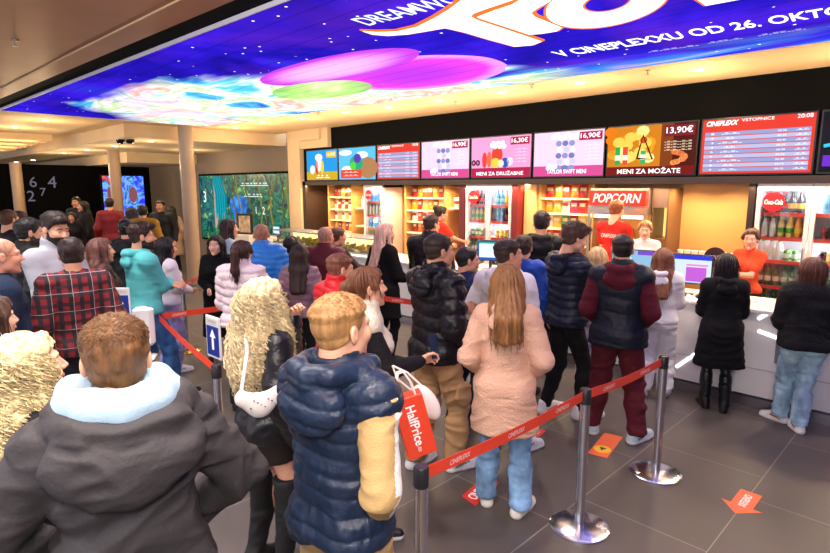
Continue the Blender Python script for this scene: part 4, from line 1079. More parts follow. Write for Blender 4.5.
# display case with warm light
for i, (x0, x1, lb) in enumerate(((-10.6, -9.0, 'glass display case with glowing yellow snacks, farther one'), (-8.95, -7.4, 'glass display case with glowing yellow snacks, nearer one'))):
    o = empty('display_case', (x0, 6.3, 1.01), 0, lb, 'display case'); w = x1 - x0
    MB().box(0, 0, 0, w, .55, .03, MET).box(0, 0, .28, w, .55, .30, MET).build('frame', o)
    MB().box(.01, .005, .03, w - .01, .01, .28, mat('F8FFFF', .02, trans=1.0, spec=.5)).build('glass_panel', o)
    MB().box(.03, .5, .05, w - .03, .52, .27, emit('FFE890', 1.6)).build('light_panel', o)
    mb = MB(); rs = np.random.default_rng(i)
    for k in range(110): x, y = rs.uniform(.08, w - .08), rs.uniform(.08, .45); mb.lathe([(.001, 0), (.03, .01), (.034, .03), (.02, .05), (.001, .055)], mat('F0C850', .6), c=(x, y, .03 + rs.uniform(0, .08)), n=6, cap=False)
    q = mb.build('popcorn_heap', None, loc=(x0, 6.3, 1.01)); tag(q, 'loose yellow snacks heaped in the %s glass display case' % ('farther', 'nearer')[i], 'snacks', kind='stuff')
# ------------------------------------------------------------------ back of the kiosk: niches with shelves
WOOD = mat('D8A060', .5, var=.08, vscale=4, stretch=(1, 1, 4)); WOODD = mat('7A4E28', .5)
PACKC = ['C83020', 'E8A020', 'D04828', 'F0D060', 'A82018', 'E87028', 'F0E8D0', 'B83060', '50A040', '3060A8', 'D8B040', 'F0F0F0']
packs = {}
def pack_mesh(c):
    if c in packs: return packs[c]
    V = []; Q = []; nx, nz = 6, 8
    for sgn in (-1, 1):
        for j in range(nz + 1):
            for i_ in range(nx + 1):
                u, v = i_ / nx, j / nz; b_ = (math.sin(math.pi * u) * math.sin(math.pi * v)) ** .6 if 0 < u < 1 and 0 < v < 1 else 0
                V.append(((u - .5) * .15 * (1 - .06 * math.sin(math.pi * v)), sgn * (.032 * b_ + .0015), v * .21))
    o_ = (nx + 1) * (nz + 1); F = []
    for sgn, off in ((-1, 0), (1, o_)):
        for j in range(nz):
            for i_ in range(nx):
                a = off + j * (nx + 1) + i_; q = [a, a + 1, a + nx + 2, a + nx + 1]; F.append(q if sgn < 0 else q[::-1])
    mb = MB(); c1 = mat(c, .35, coat=.3); c2 = mat('F4E0B0' if c not in ('F0E8D0', 'F0F0F0') else 'C83020', .35, coat=.3)
    mb.add(V, F, c1); mb.mi(c2); mb.m = [mb.mi(c2) if (i_ % (nx * nz)) // nx in (4, 5) and 0 < i_ % nx < nx - 1 else 0 for i_ in range(len(F))]
    o = mb.build('snack_bag', smooth=True); packs[c] = o; return o
def pack_row(x0, x1, y, z, cols, label, group, sp=.14):
    n = max(1, int((x1 - x0) / sp))
    for k in range(n):
        c = cols[k % len(cols)]; src = packs.get(c)
        if src is None: o = pack_mesh(c)
        elif 'label' not in src: o = src
        else: o = src.copy(); COL.objects.link(o)
        o.location = (x0 + (k + .5) * (x1 - x0) / n, y, z); o.rotation_euler = (R(-6), 0, R(random.uniform(-9, 9)))
        tag(o, label, 'snack', group)
def shelf_unit(x0, x1, levels, label, y0=7.95, y1=8.36, z0=.2):
    o = empty('shelf_unit', (x0, y0, z0), 0, label, 'shelving'); w = x1 - x0
    MB().box(0, 0, 0, .04, y1 - y0, 2.04, WOOD).build('side_panel', o); MB().box(w - .04, 0, 0, w, y1 - y0, 2.04, WOOD).build('side_panel', o)
    MB().box(.04, y1 - y0 - .02, 0, w - .04, y1 - y0 - .002, 2.04, WOOD).build('back_panel', o)
    for z in levels: MB().box(.04, .02, z - z0 - .03, w - .04, y1 - y0 - .02, z - z0, mat('E8D8B8', .4)).build('shelf', o)
shelf_unit(-5.1, -4.12, (1.30, 1.55, 1.79, 2.03), 'wooden shelf unit of snack bags left of the popcorn machine')
for z, cs, lv in ((2.03, ['C83020', 'E8A020', 'C83020', 'E87028'], 'top'), (1.79, ['E8A020', 'D8B040', 'F0E8D0', 'B83060', 'C83020', 'D04828'], 'second'), (1.55, ['F0E8D0', 'D8B040', '50A040', 'A82018', 'F0D060'], 'third'), (1.30, ['E87028', 'C83020'], 'fourth')):
    for k, c in enumerate(cs):
        n = 6; xs = [x for i_, x in enumerate(np.linspace(-4.98, -4.24, n)) if i_ % len(cs) == k]
        for x in xs: pack_row(x - .075, x + .075, 8.1, z, [c], '%s snack bag on the %s shelf beside the popcorn machine' % ({'C83020': 'red', 'E8A020': 'amber', 'E87028': 'orange', 'D8B040': 'mustard', 'F0E8D0': 'cream', 'B83060': 'pink', 'D04828': 'rust red', '50A040': 'green', 'A82018': 'dark red', 'F0D060': 'yellow'}[c], lv), 'snack bags on the %s shelf beside the popcorn machine' % lv)
shelf_unit(-8.25, -7.14, (1.30, 1.52, 1.75, 2.0), 'wooden shelf unit of sweets bags left of the middle drinks fridge')
for z, cs, lv in ((2.0, ['C83020', 'E8A020', 'D04828'], 'top'), (1.75, ['E8A020', 'C83020', 'F0D060'], 'second'), (1.52, ['F0F0F0', 'D04828'], 'third'), (1.30, ['A82018', 'E87028'], 'fourth')):
    for k in range(7): pack_row(-8.18 + k * .145, -8.03 + k * .145, 8.1, z, [cs[k % len(cs)]], '%s sweets bag on the %s shelf left of the middle fridge' % ({'C83020': 'red', 'E8A020': 'amber', 'D04828': 'rust red', 'F0D060': 'yellow', 'F0F0F0': 'white', 'A82018': 'dark red', 'E87028': 'orange'}[cs[k % len(cs)]], lv), 'sweets bags on the %s shelf left of the middle fridge' % lv)
shelf_unit(-10.85, -9.94, (1.2, 1.45, 1.7, 1.98), 'wooden shelf unit of bags at the far left of the kiosk')
for z, cs, lv in ((1.98, ['C83020', 'D04828', 'E8A020'], 'top'), (1.70, ['F0E8D0', 'C83020'], 'second'), (1.45, ['F0F0F0', 'F0D060'], 'third'), (1.2, ['E8A020', 'A82018'], 'fourth')):
    for k in range(6): pack_row(-10.8 + k * .135, -10.66 + k * .135, 8.1, z, [cs[k % len(cs)]], '%s bag on the %s shelf at the far left of the kiosk' % ({'C83020': 'red', 'D04828': 'rust red', 'E8A020': 'amber', 'F0E8D0': 'cream', 'F0F0F0': 'white', 'F0D060': 'yellow', 'A82018': 'dark red'}[cs[k % len(cs)]], lv), 'bags on the %s shelf at the far left' % lv)
# small side shelves with cups
cup0 = None
def cup(x, y, z, label, group, s=1.0, c='F0E8E0'):
    mb = MB(); mb.lathe([(.032 * s, 0), (.045 * s, .14 * s), (.048 * s, .142 * s), (.048 * s, .15 * s), (.02 * s, .155 * s)], mat(c, .5), n=14); mb.lathe([(.0385 * s, .05 * s), (.0425 * s, .1 * s)], mat('C83028', .5), n=14, cap=False)
    return tag(mb.build('paper_cup', smooth=True, loc=(x, y, z)), label, 'cup', group)
for (x0, x1, z, lb, gr) in ((-9.9, -9.34, 1.75, 'side shelf carrying white bottles left of the far fridge', 'a'), (-7.1, -6.64, 1.82, 'side shelf carrying paper cups left of the middle fridge', 'b'), (-9.9, -9.34, 1.35, 'lower side shelf left of the far fridge', 'c')):
    tag(MB().box(x0, 8.0, z - .03, x1, 8.36, z, mat('F0E0C0', .4)).build('wall_shelf'), lb, 'shelf')
for k in range(4): cup(-7.03 + k * .11, 8.15, 1.82, 'white paper cup on the side shelf left of the middle fridge', 'cups on the side shelf', 1.2)
for k in range(4):
    mb = MB(); mb.lathe([(.035, 0), (.035, .16), (.015, .2), (.015, .24)], mat('F0E8D8', .4), n=12)
    tag(mb.build('white_bottle', smooth=True, loc=(-9.8 + k * .1, 8.15, 1.75)), 'white bottle on the side shelf left of the far fridge', 'bottle', 'bottles on the side shelf')
struct(MB().box(-2.96, 8.28, .2, -2.0, 8.36, 2.25, mat('C08C54', .5, var=.05, vscale=1)).box(-2.0, 7.74, .2, -1.93, 8.36, 2.25, DKW).box(-9.34, 8.3, .2, -9.3, 8.36, 2.25, DKW), 'trim_kiosk_panel')
struct(MB().box(-6.62, 7.74, .2, -6.49, 8.36, 2.25, mat('5A1418', .4)).box(-5.47, 7.74, .2, -5.36, 8.36, 2.25, mat('6A1418', .4)).box(-5.34, 7.9, .2, -5.12, 8.36, 2.25, mat('E0B074', .5)), 'trim_fridge_surround')
# ------------------------------------------------------------------ drinks fridges and bottles
BOT = {}
def bottle_src(kind):
    if kind in BOT: return None
def bottle(kind, x, y, z, label, group, cat='bottle'):
    if kind not in BOT:
        mb = MB(); shp, c, lab, cap = kind
        if shp == 'can': mb.lathe([(.028, 0), (.033, .006), (.033, .112), (.027, .122)], mat(c, .25, .5), n=14); mb.lathe([(.0336, .03), (.0336, .085)], mat(lab, .4), n=14, cap=False)
        else:
            mb.lathe([(.030, 0), (.033, .01), (.033, .13), (.028, .16), (.013, .20), (.013, .225)], mat(c, .12, spec=.6, coat=.4), n=14)
            mb.lathe([(.0338, .05), (.0338, .11)], mat(lab, .4), n=14, cap=False); mb.lathe([(.0145, .218), (.0145, .24)], mat(cap, .4), n=12)
        BOT[kind] = mb.build('drink_can' if shp == 'can' else 'drink_bottle', smooth=True); o = BOT[kind]
    else: o = BOT[kind].copy(); COL.objects.link(o)
    o.location = (x, y, z); tag(o, label, 'can' if kind[0] == 'can' else 'bottle', group)
KC = {'cola': (('bottle', '1A0806', 'C82020', 'C02020'), 'dark cola bottle'), 'colay': (('bottle', '1A0806', 'F0B820', '202020'), 'dark bottle with yellow label'), 'water': (('bottle', '70B8E0', '3888C8', 'E8E8F0'), 'blue water bottle'), 'orange': (('bottle', 'F0A020', 'F8C830', 'E07010'), 'orange juice bottle'),
      'yellow': (('bottle', 'F0D870', '58A830', 'F0D020'), 'pale yellow drink bottle'), 'white': (('bottle', 'F0F0E0', 'E0E8D0', '50A050'), 'milky white drink bottle'), 'greenc': (('can', '60A050', 'D8E8D0', '888888'), 'green can'), 'goldc': (('can', 'D8A030', 'F0C850', '888888'), 'golden can'), 'redc': (('can', 'C02828', '501010', '888888'), 'red can'), 'darkc': (('can', '403840', '804060', '888888'), 'dark can'), 'green': (('bottle', '287838', 'D8E0C8', '306030'), 'green glass bottle'), 'teal': (('bottle', '2890B0', '70C8D8', '2060A0'), 'teal water bottle')}
def fridge(x0, x1, doors, rows, name, z0=.2, top=2.24, sign=True):
    o = empty('drinks_fridge', (x0, 7.74, z0), 0, '%s glass door drinks fridge, white and full of bottles' % name.capitalize(), 'fridge'); w = x1 - x0; h = top - z0; D = .58
    F = mat('E8D8D4', .35, coat=.2); mb = MB()
    mb.box(0, .06, 0, .04, D, h, F).box(w - .04, .06, 0, w, D, h, F).box(0, .06, h - .05, w, D, h, F).box(0, .06, 0, w, D, .3, F); mb.box(.04, D - .03, .3, w - .04, D, h - .05, mat('F4F4F8', .4)); mb.build('cabinet', o)
    for z, _ in rows:
        MB().box(.045, .08, z - z0 - .02, w - .045, D - .04, z - z0 - .002, mat('D8D8E0', .3)).box(.045, .07, z - z0 - .045, w - .045, .08, z - z0, mat('D84838', .4)).build('shelf', o)
    MB().box(.05, .085, h - .075, w - .05, .12, h - .055, emit('F0F6FF', 8)).build('light_tube', o)
    dw = w / doors
    for k in range(doors):
        a, b_ = k * dw + .003, (k + 1) * dw - .003
        fr = MB().box(a, .0, .28, a + .045, .055, h, F).box(b_ - .045, 0, .28, b_, .055, h, F).box(a + .045, 0, .28, b_ - .045, .055, .34, F).box(a + .045, 0, h - .07, b_ - .045, .055, h, F).build('door', o)
        g = MB().box(a + .045, .024, .34, b_ - .045, .03, h - .07, mat('FFFFFF', .0, trans=1.0, spec=.3)).build('glass_pane', fr)
        MB().box(b_ - .036, -.03, .9, b_ - .02, 0, 1.3, MET).build('handle', fr)
    for zz in (2.1, 1.5):
        l = bpy.data.lights.new('fridge_fill', 'POINT'); l.energy = 4.5 * doors; l.color = (.92, .96, 1); l.shadow_soft_size = .05; q = bpy.data.objects.new('fridge_fill', l); COL.objects.link(q); q.location = ((x0 + x1) / 2, 7.74 + .085, zz)  # extra unseen point lights added to brighten the bottles
    if sign:
        s_ = MB(); r = .115 if w > .8 else .10; cx, cz_ = .05 + r + .02, h - .07 - r - .03
        s_.prism([(cx + r * math.cos(a), -.012, cz_ + r * math.sin(a)) for a in np.linspace(0, 6.2832, 28, endpoint=False)], (0, .01, 0), mat('C01018', .35))
        put_text(s_, 'Coca-Cola', mat('FFFFFF', .4), (cx, -.013, cz_), (1, 0, 0), (0, 0, 1), .001, width=r * 1.65, height=r * .5, shear=.3, bold=.02); s_.build('round_sign', o)
    for ri, (z, ks) in enumerate(rows):
        n = int((w - .14) / .078); xs = np.linspace(x0 + .085, x1 - .085, n)
        for k, x in enumerate(xs):
            if abs((x - x0) % dw) < .05 or abs((x - x0) % dw - dw) < .05: continue
            key = ks[min(len(ks) - 1, int(k / n * len(ks)))]; kk, nm_ = KC[key]
            bottle(kk, x, 7.74 + .13, z, '%s on the %s shelf of the %s fridge' % (nm_, ('top', 'second', 'third', 'fourth', 'bottom')[ri], name), '%ss on the %s shelf of the %s fridge' % (nm_, ('top', 'second', 'third', 'fourth', 'bottom')[ri], name))
            if ri < 3 and w > .8: bottle(kk, x, 7.74 + .24, z, 'rear %s, %s shelf of the %s fridge' % (nm_, ('top', 'second', 'third')[ri], name), 'back row %ss on the %s shelf of the %s fridge' % (nm_, ('top', 'second', 'third')[ri], name))
fridge(-1.91, -.80, 2, [(1.90, ['cola', 'colay', 'water', 'water', 'teal']), (1.61, ['white', 'yellow', 'orange', 'redc', 'redc', 'white']), (1.33, ['white', 'greenc', 'darkc', 'goldc', 'goldc']), (1.02, ['green', 'green', 'greenc', 'redc']), (.75, ['green', 'cola'])], 'right hand')
fridge(-6.47, -5.49, 2, [(1.90, ['cola', 'cola', 'cola', 'teal', 'orange']), (1.62, ['yellow', 'yellow', 'redc', 'water', 'cola']), (1.34, ['greenc', 'darkc', 'goldc', 'goldc']), (1.06, ['green', 'green', 'white']), (.78, ['green', 'water'])], 'middle')
fridge(-9.29, -8.70, 1, [(1.90, ['water', 'teal']), (1.62, ['white', 'yellow']), (1.34, ['water', 'greenc']), (1.06, ['green', 'green']), (.78, ['green', 'water'])], 'far')
# ------------------------------------------------------------------ popcorn machine
pm = empty('popcorn_machine', (-4.06, 7.66, .2), 0, 'steel popcorn machine with red POPCORN sign and lit glass box', 'popcorn machine'); ST = mat('B8A898', .3, .8)
MB().box(0, 0, 0, 1.06, .62, .78, ST).build('base_cabinet', pm)
for a, b_ in ((0, 0), (1.01, 0), (0, .57), (1.01, .57)): MB().box(a, b_, .78, a + .05, b_ + .05, 1.62, ST).build('corner_post', pm)
MB().box(.05, .6, .78, 1.01, .62, 1.62, mat('E8B868', .4)).build('back_panel', pm)
MB().box(0, 0, 1.62, 1.06, .62, 1.72, ST).box(0, .06, 1.72, 1.06, .62, 1.98, ST).build('hood', pm)
mb = MB().box(.02, -.01, 1.74, 1.04, .06, 1.95, mat('D8301C', .4)); put_text(mb, 'POPCORN', emit('FFF4E0', 1.2), (.53, -.012, 1.845), (1, 0, 0), (0, 0, 1), .002, width=.88, height=.13, shear=.25, bold=.02); mb.build('sign', pm)
MB().lathe([(.14, 1.2), (.16, 1.22), (.16, 1.38), (.15, 1.4)], ST, c=(.53, .32, 0), n=20).tube([(.53, .32, 1.4), (.53, .32, 1.62)], .015, ST).build('kettle', pm, smooth=True)
MB().box(.06, .1, 1.56, 1.0, .14, 1.60, emit('FFD890', 8)).build('light_bar', pm)
MB().box(.05, .01, .8, 1.01, .018, 1.6, mat('FFFFFF', 0, trans=1.0, spec=.3)).build('glass_panel', pm)
f = Field((.04, .04, .75), (1.02, .6, 1.2), .02)
f.cone((.2, .3, .8), (.85, .32, .8), .2, .2, k=.05); f.cut_below(.785); V, Q = f.mesh(); V = V + normals(V, Q) * ((noise(V * 26, 4) - .5) * .05)[:, None]
V = V * [.9, .8, 1] + [.05, .06, 0]
pm.scale.x = .81; q = mesh_np('popcorn', V, Q, mat('F8DC90', .8, bump=.8, bscale=60)); q.location = (-4.06, 7.66, .2); q.scale.x = .81; tag(q, 'heap of pale popcorn inside the popcorn machine', 'popcorn', kind='stuff')
# second dark cabinet right of the machine
o = empty('warming_cabinet', (-3.2, 7.80, .2), 0, 'dark steel warming cabinet right of the popcorn machine', 'cabinet')
MB().box(.02, 0, 0, .44, .48, 1.3, mat('6A4A30', .4)).box(.02, 0, 1.3, .06, .48, 1.98, mat('6A4A30', .4)).box(.40, 0, 1.3, .44, .48, 1.98, mat('6A4A30', .4)).box(.06, 0, 1.72, .40, .48, 1.98, mat('8A7664', .4, .6)).build('body', o)
MB().box(.06, .4, 1.3, .40, .42, 1.72, emit('FFC870', 1.2)).build('lit_back', o); o.scale.x = .55
# ------------------------------------------------------------------ counter-top things
def monitor(x, y, z, w, h, rz, label, kind, tilt_=0):
    o = empty('monitor', (x, y, z), rz, label, 'monitor')
    MB().box(-w / 2, -.02, .13, w / 2, .02, .13 + h, mat('101014', .35), bev=.006).build('housing', o)
    mb = MB(); 
    if kind == 'menu':
        mb.box(-w / 2 + .012, -.024, .142, w / 2 - .012, -.02, .118 + h, emit('C8D8F8', 1.0)); mb.box(-w / 2 + .012, -.026, .07 + h, w / 2 - .012, -.024, .118 + h, emit('3038C8', 1)); mb.box(.02, -.026, .16, w * .4, -.024, .17 + h * .45, emit('B858C8', 1)); mb.box(.02, -.026, .2 + h * .4, w * .42, -.024, .22 + h * .4, emit('E080B0', 1)); mb.box(-w / 2 + .012, -.026, .142, w / 2 - .012, -.024, .15, emit('2890C8', 1))
    elif kind == 'teal':
        mb.box(-w / 2 + .012, -.024, .142, w / 2 - .012, -.02, .118 + h, emit('90B8D8', .9)); mb.box(-w / 2 + .012, -.026, .142, -w * .1, -.024, .118 + h, emit('30B0B8', 1)); mb.box(-w * .3, -.028, .2, -.02, -.026, .2 + h * .5, emit('F0F0F8', 1)); mb.box(.05, -.028, .07 + h, w / 2 - .012, -.026, .118 + h, emit('7048C0', 1))
    else:
        mb.box(-w / 2 + .012, -.024, .142, w / 2 - .012, -.02, .118 + h, emit('2858B8', .9)); mb.box(-w / 2 + .03, -.026, .18, w / 2 - .03, -.024, .08 + h, emit('D8F0F0', 1)); mb.box(-w / 2 + .03, -.027, .08 + h, w / 2 - .03, -.024, .1 + h, emit('38A868', 1))
    mb.build('screen_face', o)
    MB().box(-.02, .0, .01, .02, .03, .14, DK).build('stand', o); MB().box(-.1, -.07, 0, .1, .09, .012, DK, bev=.004).build('foot', o)
monitor(-2.24, 6.48, 1.01, .56, .33, R(10), 'wide blue menu monitor on the white counter beside the black coat', 'menu')
monitor(-2.84, 6.52, 1.01, .52, .33, R(10), 'teal and blue menu monitor behind the long haired girl in white', 'teal')
monitor(-4.95, 6.5, 1.01, .38, .30, R(25), 'small till monitor with green bar above the queue', 'till')
monitor(-10.9, 6.6, 1.01, .30, .24, R(0), 'small dark tablet screen at the far end of the counter', 'dark')
# cup rack on a back bench
tag(MB().box(-2.94, 7.96, .2, -1.99, 8.28, 1.18, mat('B07840', .5)).box(-2.94, 7.94, 1.18, -1.99, 8.28, 1.21, mat('3A2A20', .4)).build('back_bench'), 'low brown bench cabinet under the row of cups', 'cabinet')
for k in range(9): cup(-2.86 + k * .095, 8.06, 1.21, 'white paper cup in the row on the brown back bench', 'row of cups on the back bench', .9)
mb = MB(); mb.lathe([(.05, 0), (.06, .08), (.052, .14), (.03, .17), (.005, .18)], mat('1A1418', .3), n=16); cpb = at_z(713, 268, 1.1)
o = empty('round_sign_stand', (-2.02, 6.75, 1.01), R(15), 'small round dark sign on a stand beside the wide monitor', 'sign')
MB().prism([(.11 * math.cos(a), -.01, .42 + .11 * math.sin(a)) for a in np.linspace(0, 6.28, 22, endpoint=False)], (0, .02, 0), mat('3A0E14', .4)).build('disc', o)
mb = MB(); put_text(mb, 'CINEPLEXX', mat('F0D0D0', .4), (0, -.011, .42), (1, 0, 0), (0, 0, 1), .001, width=.18, height=.04, shear=.2); mb.build('lettering', o)
MB().tube([(0, 0, 0), (0, 0, .32)], .008, MET).lathe([(.06, 0), (.06, .01)], MET, n=14).build('stem', o)
o = empty('payment_terminal', (-2.0, 6.4, 1.01), R(-20), 'small black card terminal on the white counter', 'card terminal'); MB().box(-.04, -.08, 0, .04, .08, .045, DK, bev=.008).build('body', o); MB().box(-.03, .01, .045, .03, .065, .047, emit('8098B0', .5)).build('small_screen', o)
o = empty('till_keyboard', (-2.62, 6.42, 1.01), R(8), 'dark till keypad in front of the blue monitor', 'keypad'); MB().box(-.12, -.07, 0, .12, .07, .02, DK, bev=.004).build('body', o)
mb = MB(); [mb.box(-.11 + .022 * i, -.06 + .024 * j, .02, -.094 + .022 * i, -.042 + .024 * j, .026, mat('3A3A3E', .5)) for i in range(10) for j in range(5)]; mb.build('keys', o)
tag(MB().box(-9.55, 6.95 - .1, 1.01, -9.2, 7.1 - .1, 1.38, mat('D8603C', .5)).box(-9.56, 6.84, 1.3, -9.19, 6.85, 1.36, mat('F0D0B0', .5)).build('napkin_box'), 'orange box standing on the far counter', 'box')
# ------------------------------------------------------------------ barrier posts and belts
CH = mat('DCDCE4', .2, 1); GRY = mat('303034', .4)
def post(x, y, label, base='round', arrow=None, rz=0, gold=False):
    o = empty('barrier_post', (x, y, 0), rz, label, 'barrier post'); m = CH if not gold else mat('D8B050', .2, 1)
    MB().lathe([(.19, 0), (.19, .012), (.17, .022), (.04, .034)], m, n=36).build('base', o, smooth=True)
    MB().lathe([(.032, .03), (.032, .85)], CH, n=22).build('pole', o, smooth=True)
    MB().lathe([(.034, .85), (.036, .855), (.036, .94), (.03, .948)], mat('26262C', .35), n=22).build('belt_head', o, smooth=True)
    if arrow:
        P = MB().box(-.095, -.012, 1.0, .095, .0, 1.30, mat('E8E8EC', .3)).box(-.012, -.01, .94, .012, .0, 1.01, MET); fr = P.build('sign_frame', o)
        s_ = MB().box(-.083, -.015, 1.015, .083, -.012, 1.23, mat('18308C', .35)); s_.prism([(-.014, -.016, 1.06), (.014, -.016, 1.06), (.014, -.016, 1.15), (.04, -.016, 1.15), (0, -.016, 1.21), (-.04, -.016, 1.15), (-.014, -.016, 1.15)][::-1], (0, .002, 0), mat('FFFFFF', .4))
        s_.box(-.083, -.015, 1.24, .083, -.012, 1.29, mat('D8D4D0', .4)); put_text(s_, 'CINEPLEXX', mat('A09088', .5), (0, -.016, 1.265), (1, 0, 0), (0, 0, 1), .001, width=.13, height=.02); s_.build('arrow_sign', fr)
    return o
REDM = mat('F04A30', .5)
def belt(a, b_, label, z=.905, txt=True):
    a = np.array([a[0], a[1], z]); b_ = np.array([b_[0], b_[1], z]); d = b_ - a; L = np.linalg.norm(d); u = d / L; a = a + u * .037; b_ = b_ - u * .037; L -= .074
    o = empty('retractable_belt', tuple(a), math.atan2(u[1], u[0]), label, 'belt'); mb = MB(); n = 14; hh = .031
    for k in range(n):
        x0, x1 = L * k / n, L * (k + 1) / n; s0, s1 = -.02 * math.sin(math.pi * k / n), -.02 * math.sin(math.pi * (k + 1) / n)
        mb.add([(x0, -.0012, s0 - hh), (x1, -.0012, s1 - hh), (x1, -.0012, s1 + hh), (x0, -.0012, s0 + hh), (x0, .0012, s0 - hh), (x1, .0012, s1 - hh), (x1, .0012, s1 + hh), (x0, .0012, s0 + hh)], [[0, 1, 2, 3], [7, 6, 5, 4], [3, 2, 6, 7], [1, 0, 4, 5]], REDM)
    mb.build('webbing', o)
    if txt:
        mb = MB(); n = max(1, int(L / .42))
        for k in range(n):
            x = L * (k + .5) / n; s0 = -.02 * math.sin(math.pi * x / L); put_text(mb, 'CINEPLEXX', mat('F8D8D0', .5), (x, -.0016, s0), (1, 0, 0), (0, 0, 1), .0006, width=.15, height=.026, shear=.3, bold=.02)
        mb.build('lettering', o)
A1, A2, A3 = (-1.66, 1.70), (-1.62, 3.14), (-1.55, 4.20)
post(*A1, 'polished barrier post nearest the camera at the bottom edge'); post(*A2, 'polished barrier post with round base right of the peach coat'); post(*A3, 'polished barrier post right of the burgundy trousers')
belt(A1, A2, 'red printed belt between the two nearest barrier posts'); belt(A2, A3, 'red printed belt crossing in front of the burgundy trousers')
B1 = (-3.73, 1.72); b1 = post(*B1, 'barrier post with blue arrow sign behind the grey jacket', arrow=True, rz=R(2))
B2 = tuple(at_dist(120, 300, 5.0)[:2]); post(*B2, 'barrier post with blue arrow sign left of the teal hoodie', arrow=True, rz=R(45)); belt(B1, (-6.0, 2.12), 'red belt running from the arrow post towards the dispenser')
P3 = at_z(187, 351, 0); B3 = (P3[0], P3[1]); post(*B3, 'barrier post with golden base behind the woman in lilac trousers', gold=True)
b4a = at_z(152, 318, .9); b4b = at_z(283, 297, .9); belt(b4a[:2], b4b[:2], 'red belt passing in front of the teal hoodie man'); belt(B3, (-9.6, 4.9), 'red belt right of the woman in lilac trousers'); 
b5a = at_z(378, 298, .9); belt(b5a[:2], (b5a[0] + .9, b5a[1] + .35), 'short red belt behind the smiling woman')
post(b4b[0], b4b[1], 'barrier post hidden behind the curly haired woman')
# hand sanitiser
hx = at_dist(146, 348, 4.85); o = empty('hand_sanitizer_stand', (hx[0], hx[1], 0), R(60), 'white hand sanitizer dispenser on a pole beside the belts', 'dispenser')
MB().lathe([(.17, 0), (.17, .015), (.02, .02)], mat('D8D8DC', .4), n=24).build('base', o, smooth=True); MB().lathe([(.014, .015), (.014, .98)], mat('D0D0D4', .3, .6), n=12).build('pole', o, smooth=True)
MB().box(-.085, -.06, .80, .085, .04, 1.16, mat('F4F2F4', .35), bev=.03).build('dispenser', o, smooth=True); MB().box(-.09, -.17, .70, .09, .02, .72, mat('F4F2F4', .35), bev=.008).build('drip_tray', o)
# floor stickers
def sticker(x, y, rz, pts, m, label, name='floor_sticker', text='CINEPLEXX', extra=None, tw=.22, th=.07):
    o = empty(name, (x, y, 0), rz, label, 'floor sticker'); mb = MB(); mb.prism([(a, b_, .001) for a, b_ in pts], (0, 0, .0015), m); mb.build('sheet', o)
    mb = MB()
    if extra: mb.prism([(extra[0] + .07 * math.cos(a), extra[1] + .07 * math.sin(a), .0028) for a in np.linspace(0, 6.28, 20, endpoint=False)], (0, 0, .0006), mat('F8C830', .5)); mb.prism([(extra[0] - .03, extra[1], .0036), (extra[0] + .03, extra[1] - .03, .0036), (extra[0] + .03, extra[1] + .03, .0036)], (0, 0, .0005), mat('303030', .5))
    if text: put_text(mb, text, mat('FFFFFF', .5), (0, 0, .003), (1, 0, 0), (0, 1, 0), .0004, width=tw, height=th, shear=.2, bold=.02)
    mb.build('print', o)
OR = mat('F06A3C', .5)
sticker(-.94, 4.25, R(-90), [(-.16, -.07), (.08, -.07), (.08, -.13), (.22, 0), (.08, .13), (.08, .07), (-.16, .07)][::1], OR, 'orange arrow sticker on the empty floor at the right', tw=.2, th=.05)
sticker(-2.05, 4.38, R(100), [(-.24, -.08), (.24, -.08), (.24, .08), (-.24, .08)], OR, 'orange sticker with yellow dot by the burgundy trousers', text=None, extra=(-.1, 0))
sticker(-2.36, 3.05, R(100), [(-.22, -.07), (.16, -.07), (.22, .07), (-.16, .07)], mat('D83028', .5), 'red sticker lying behind the jeans legs', tw=.3, th=.08)
sticker(-2.6, 4.05, R(100), [(-.2, -.07), (.2, -.07), (.2, .07), (-.2, .07)], mat('D83028', .5), 'red sticker under the white trainers behind the belt', tw=.3, th=.08)
# easel pictures by the jungle wall
for (px, py, w, h, rz, lb) in ((245, 224, .45, .5, 20, 'small framed picture standing on the pale pedestal'), (268, 226, .3, .5, -30, 'dark tilted sign board right of the framed picture')):
    P = at_dist(px, py, 13.6); o = empty('picture_stand', (P[0], P[1], 0), R(rz), lb, 'picture')
    zc = P[2]; MB().box(-w / 2, -.02, zc - h / 2, w / 2, .02, zc + h / 2, DK).build('frame', o); MB().box(-w / 2 + .05, -.024, zc - h / 2 + .05, w / 2 - .05, -.02, zc + h / 2 - .05, mat('B8A080', .6, var=.5, vscale=9)).build('image', o)
    MB().box(-.24, -.15, 0, .24, .2, zc - h / 2, mat('D8D0C8', .5), bev=.01).build('pedestal', o)
# ------------------------------------------------------------------ light
for (x, y, e) in ((-8.5, 5.2, 240), (-6, 5.2, 240), (-3.4, 5.0, 240), (-1.0, 5.2, 240), (-8.5, 6.3, 120), (-6, 6.45, 120), (-3.7, 6.6, 120), (-1.2, 6.9, 120), (-10.8, 6.2, 120), (-13.2, 2.9, 90), (-15.2, 2.8, 90)): spot(x, y, 3.47, e)  # the row in front of the counter is added fill, without fixtures
for q in ((87, 150), (151, 141), (232, 152)): P = at_z(*q, 3.22); spot(P[0], P[1], 3.19, 60)
for x in (-6.5, -4.8, -3.1, -1.4, .3): 
    for y in (1.1, -.6, -2.4): spot(x, y, 3.45, 150, (1, .94, .90), 125, .12)  # added fill spots for the foreground queue, no fixtures in this ceiling
for (x, y, z) in DLP[::1]:
    l = bpy.data.lights.new('ceiling_fill', 'POINT'); l.energy = 22; l.color = (1, .74, .44); l.shadow_soft_size = .1; o = bpy.data.objects.new('ceiling_fill', l); COL.objects.link(o); o.location = (x, y, z - .5)  # added soft fill hung below the downlights to brighten the cream ceiling
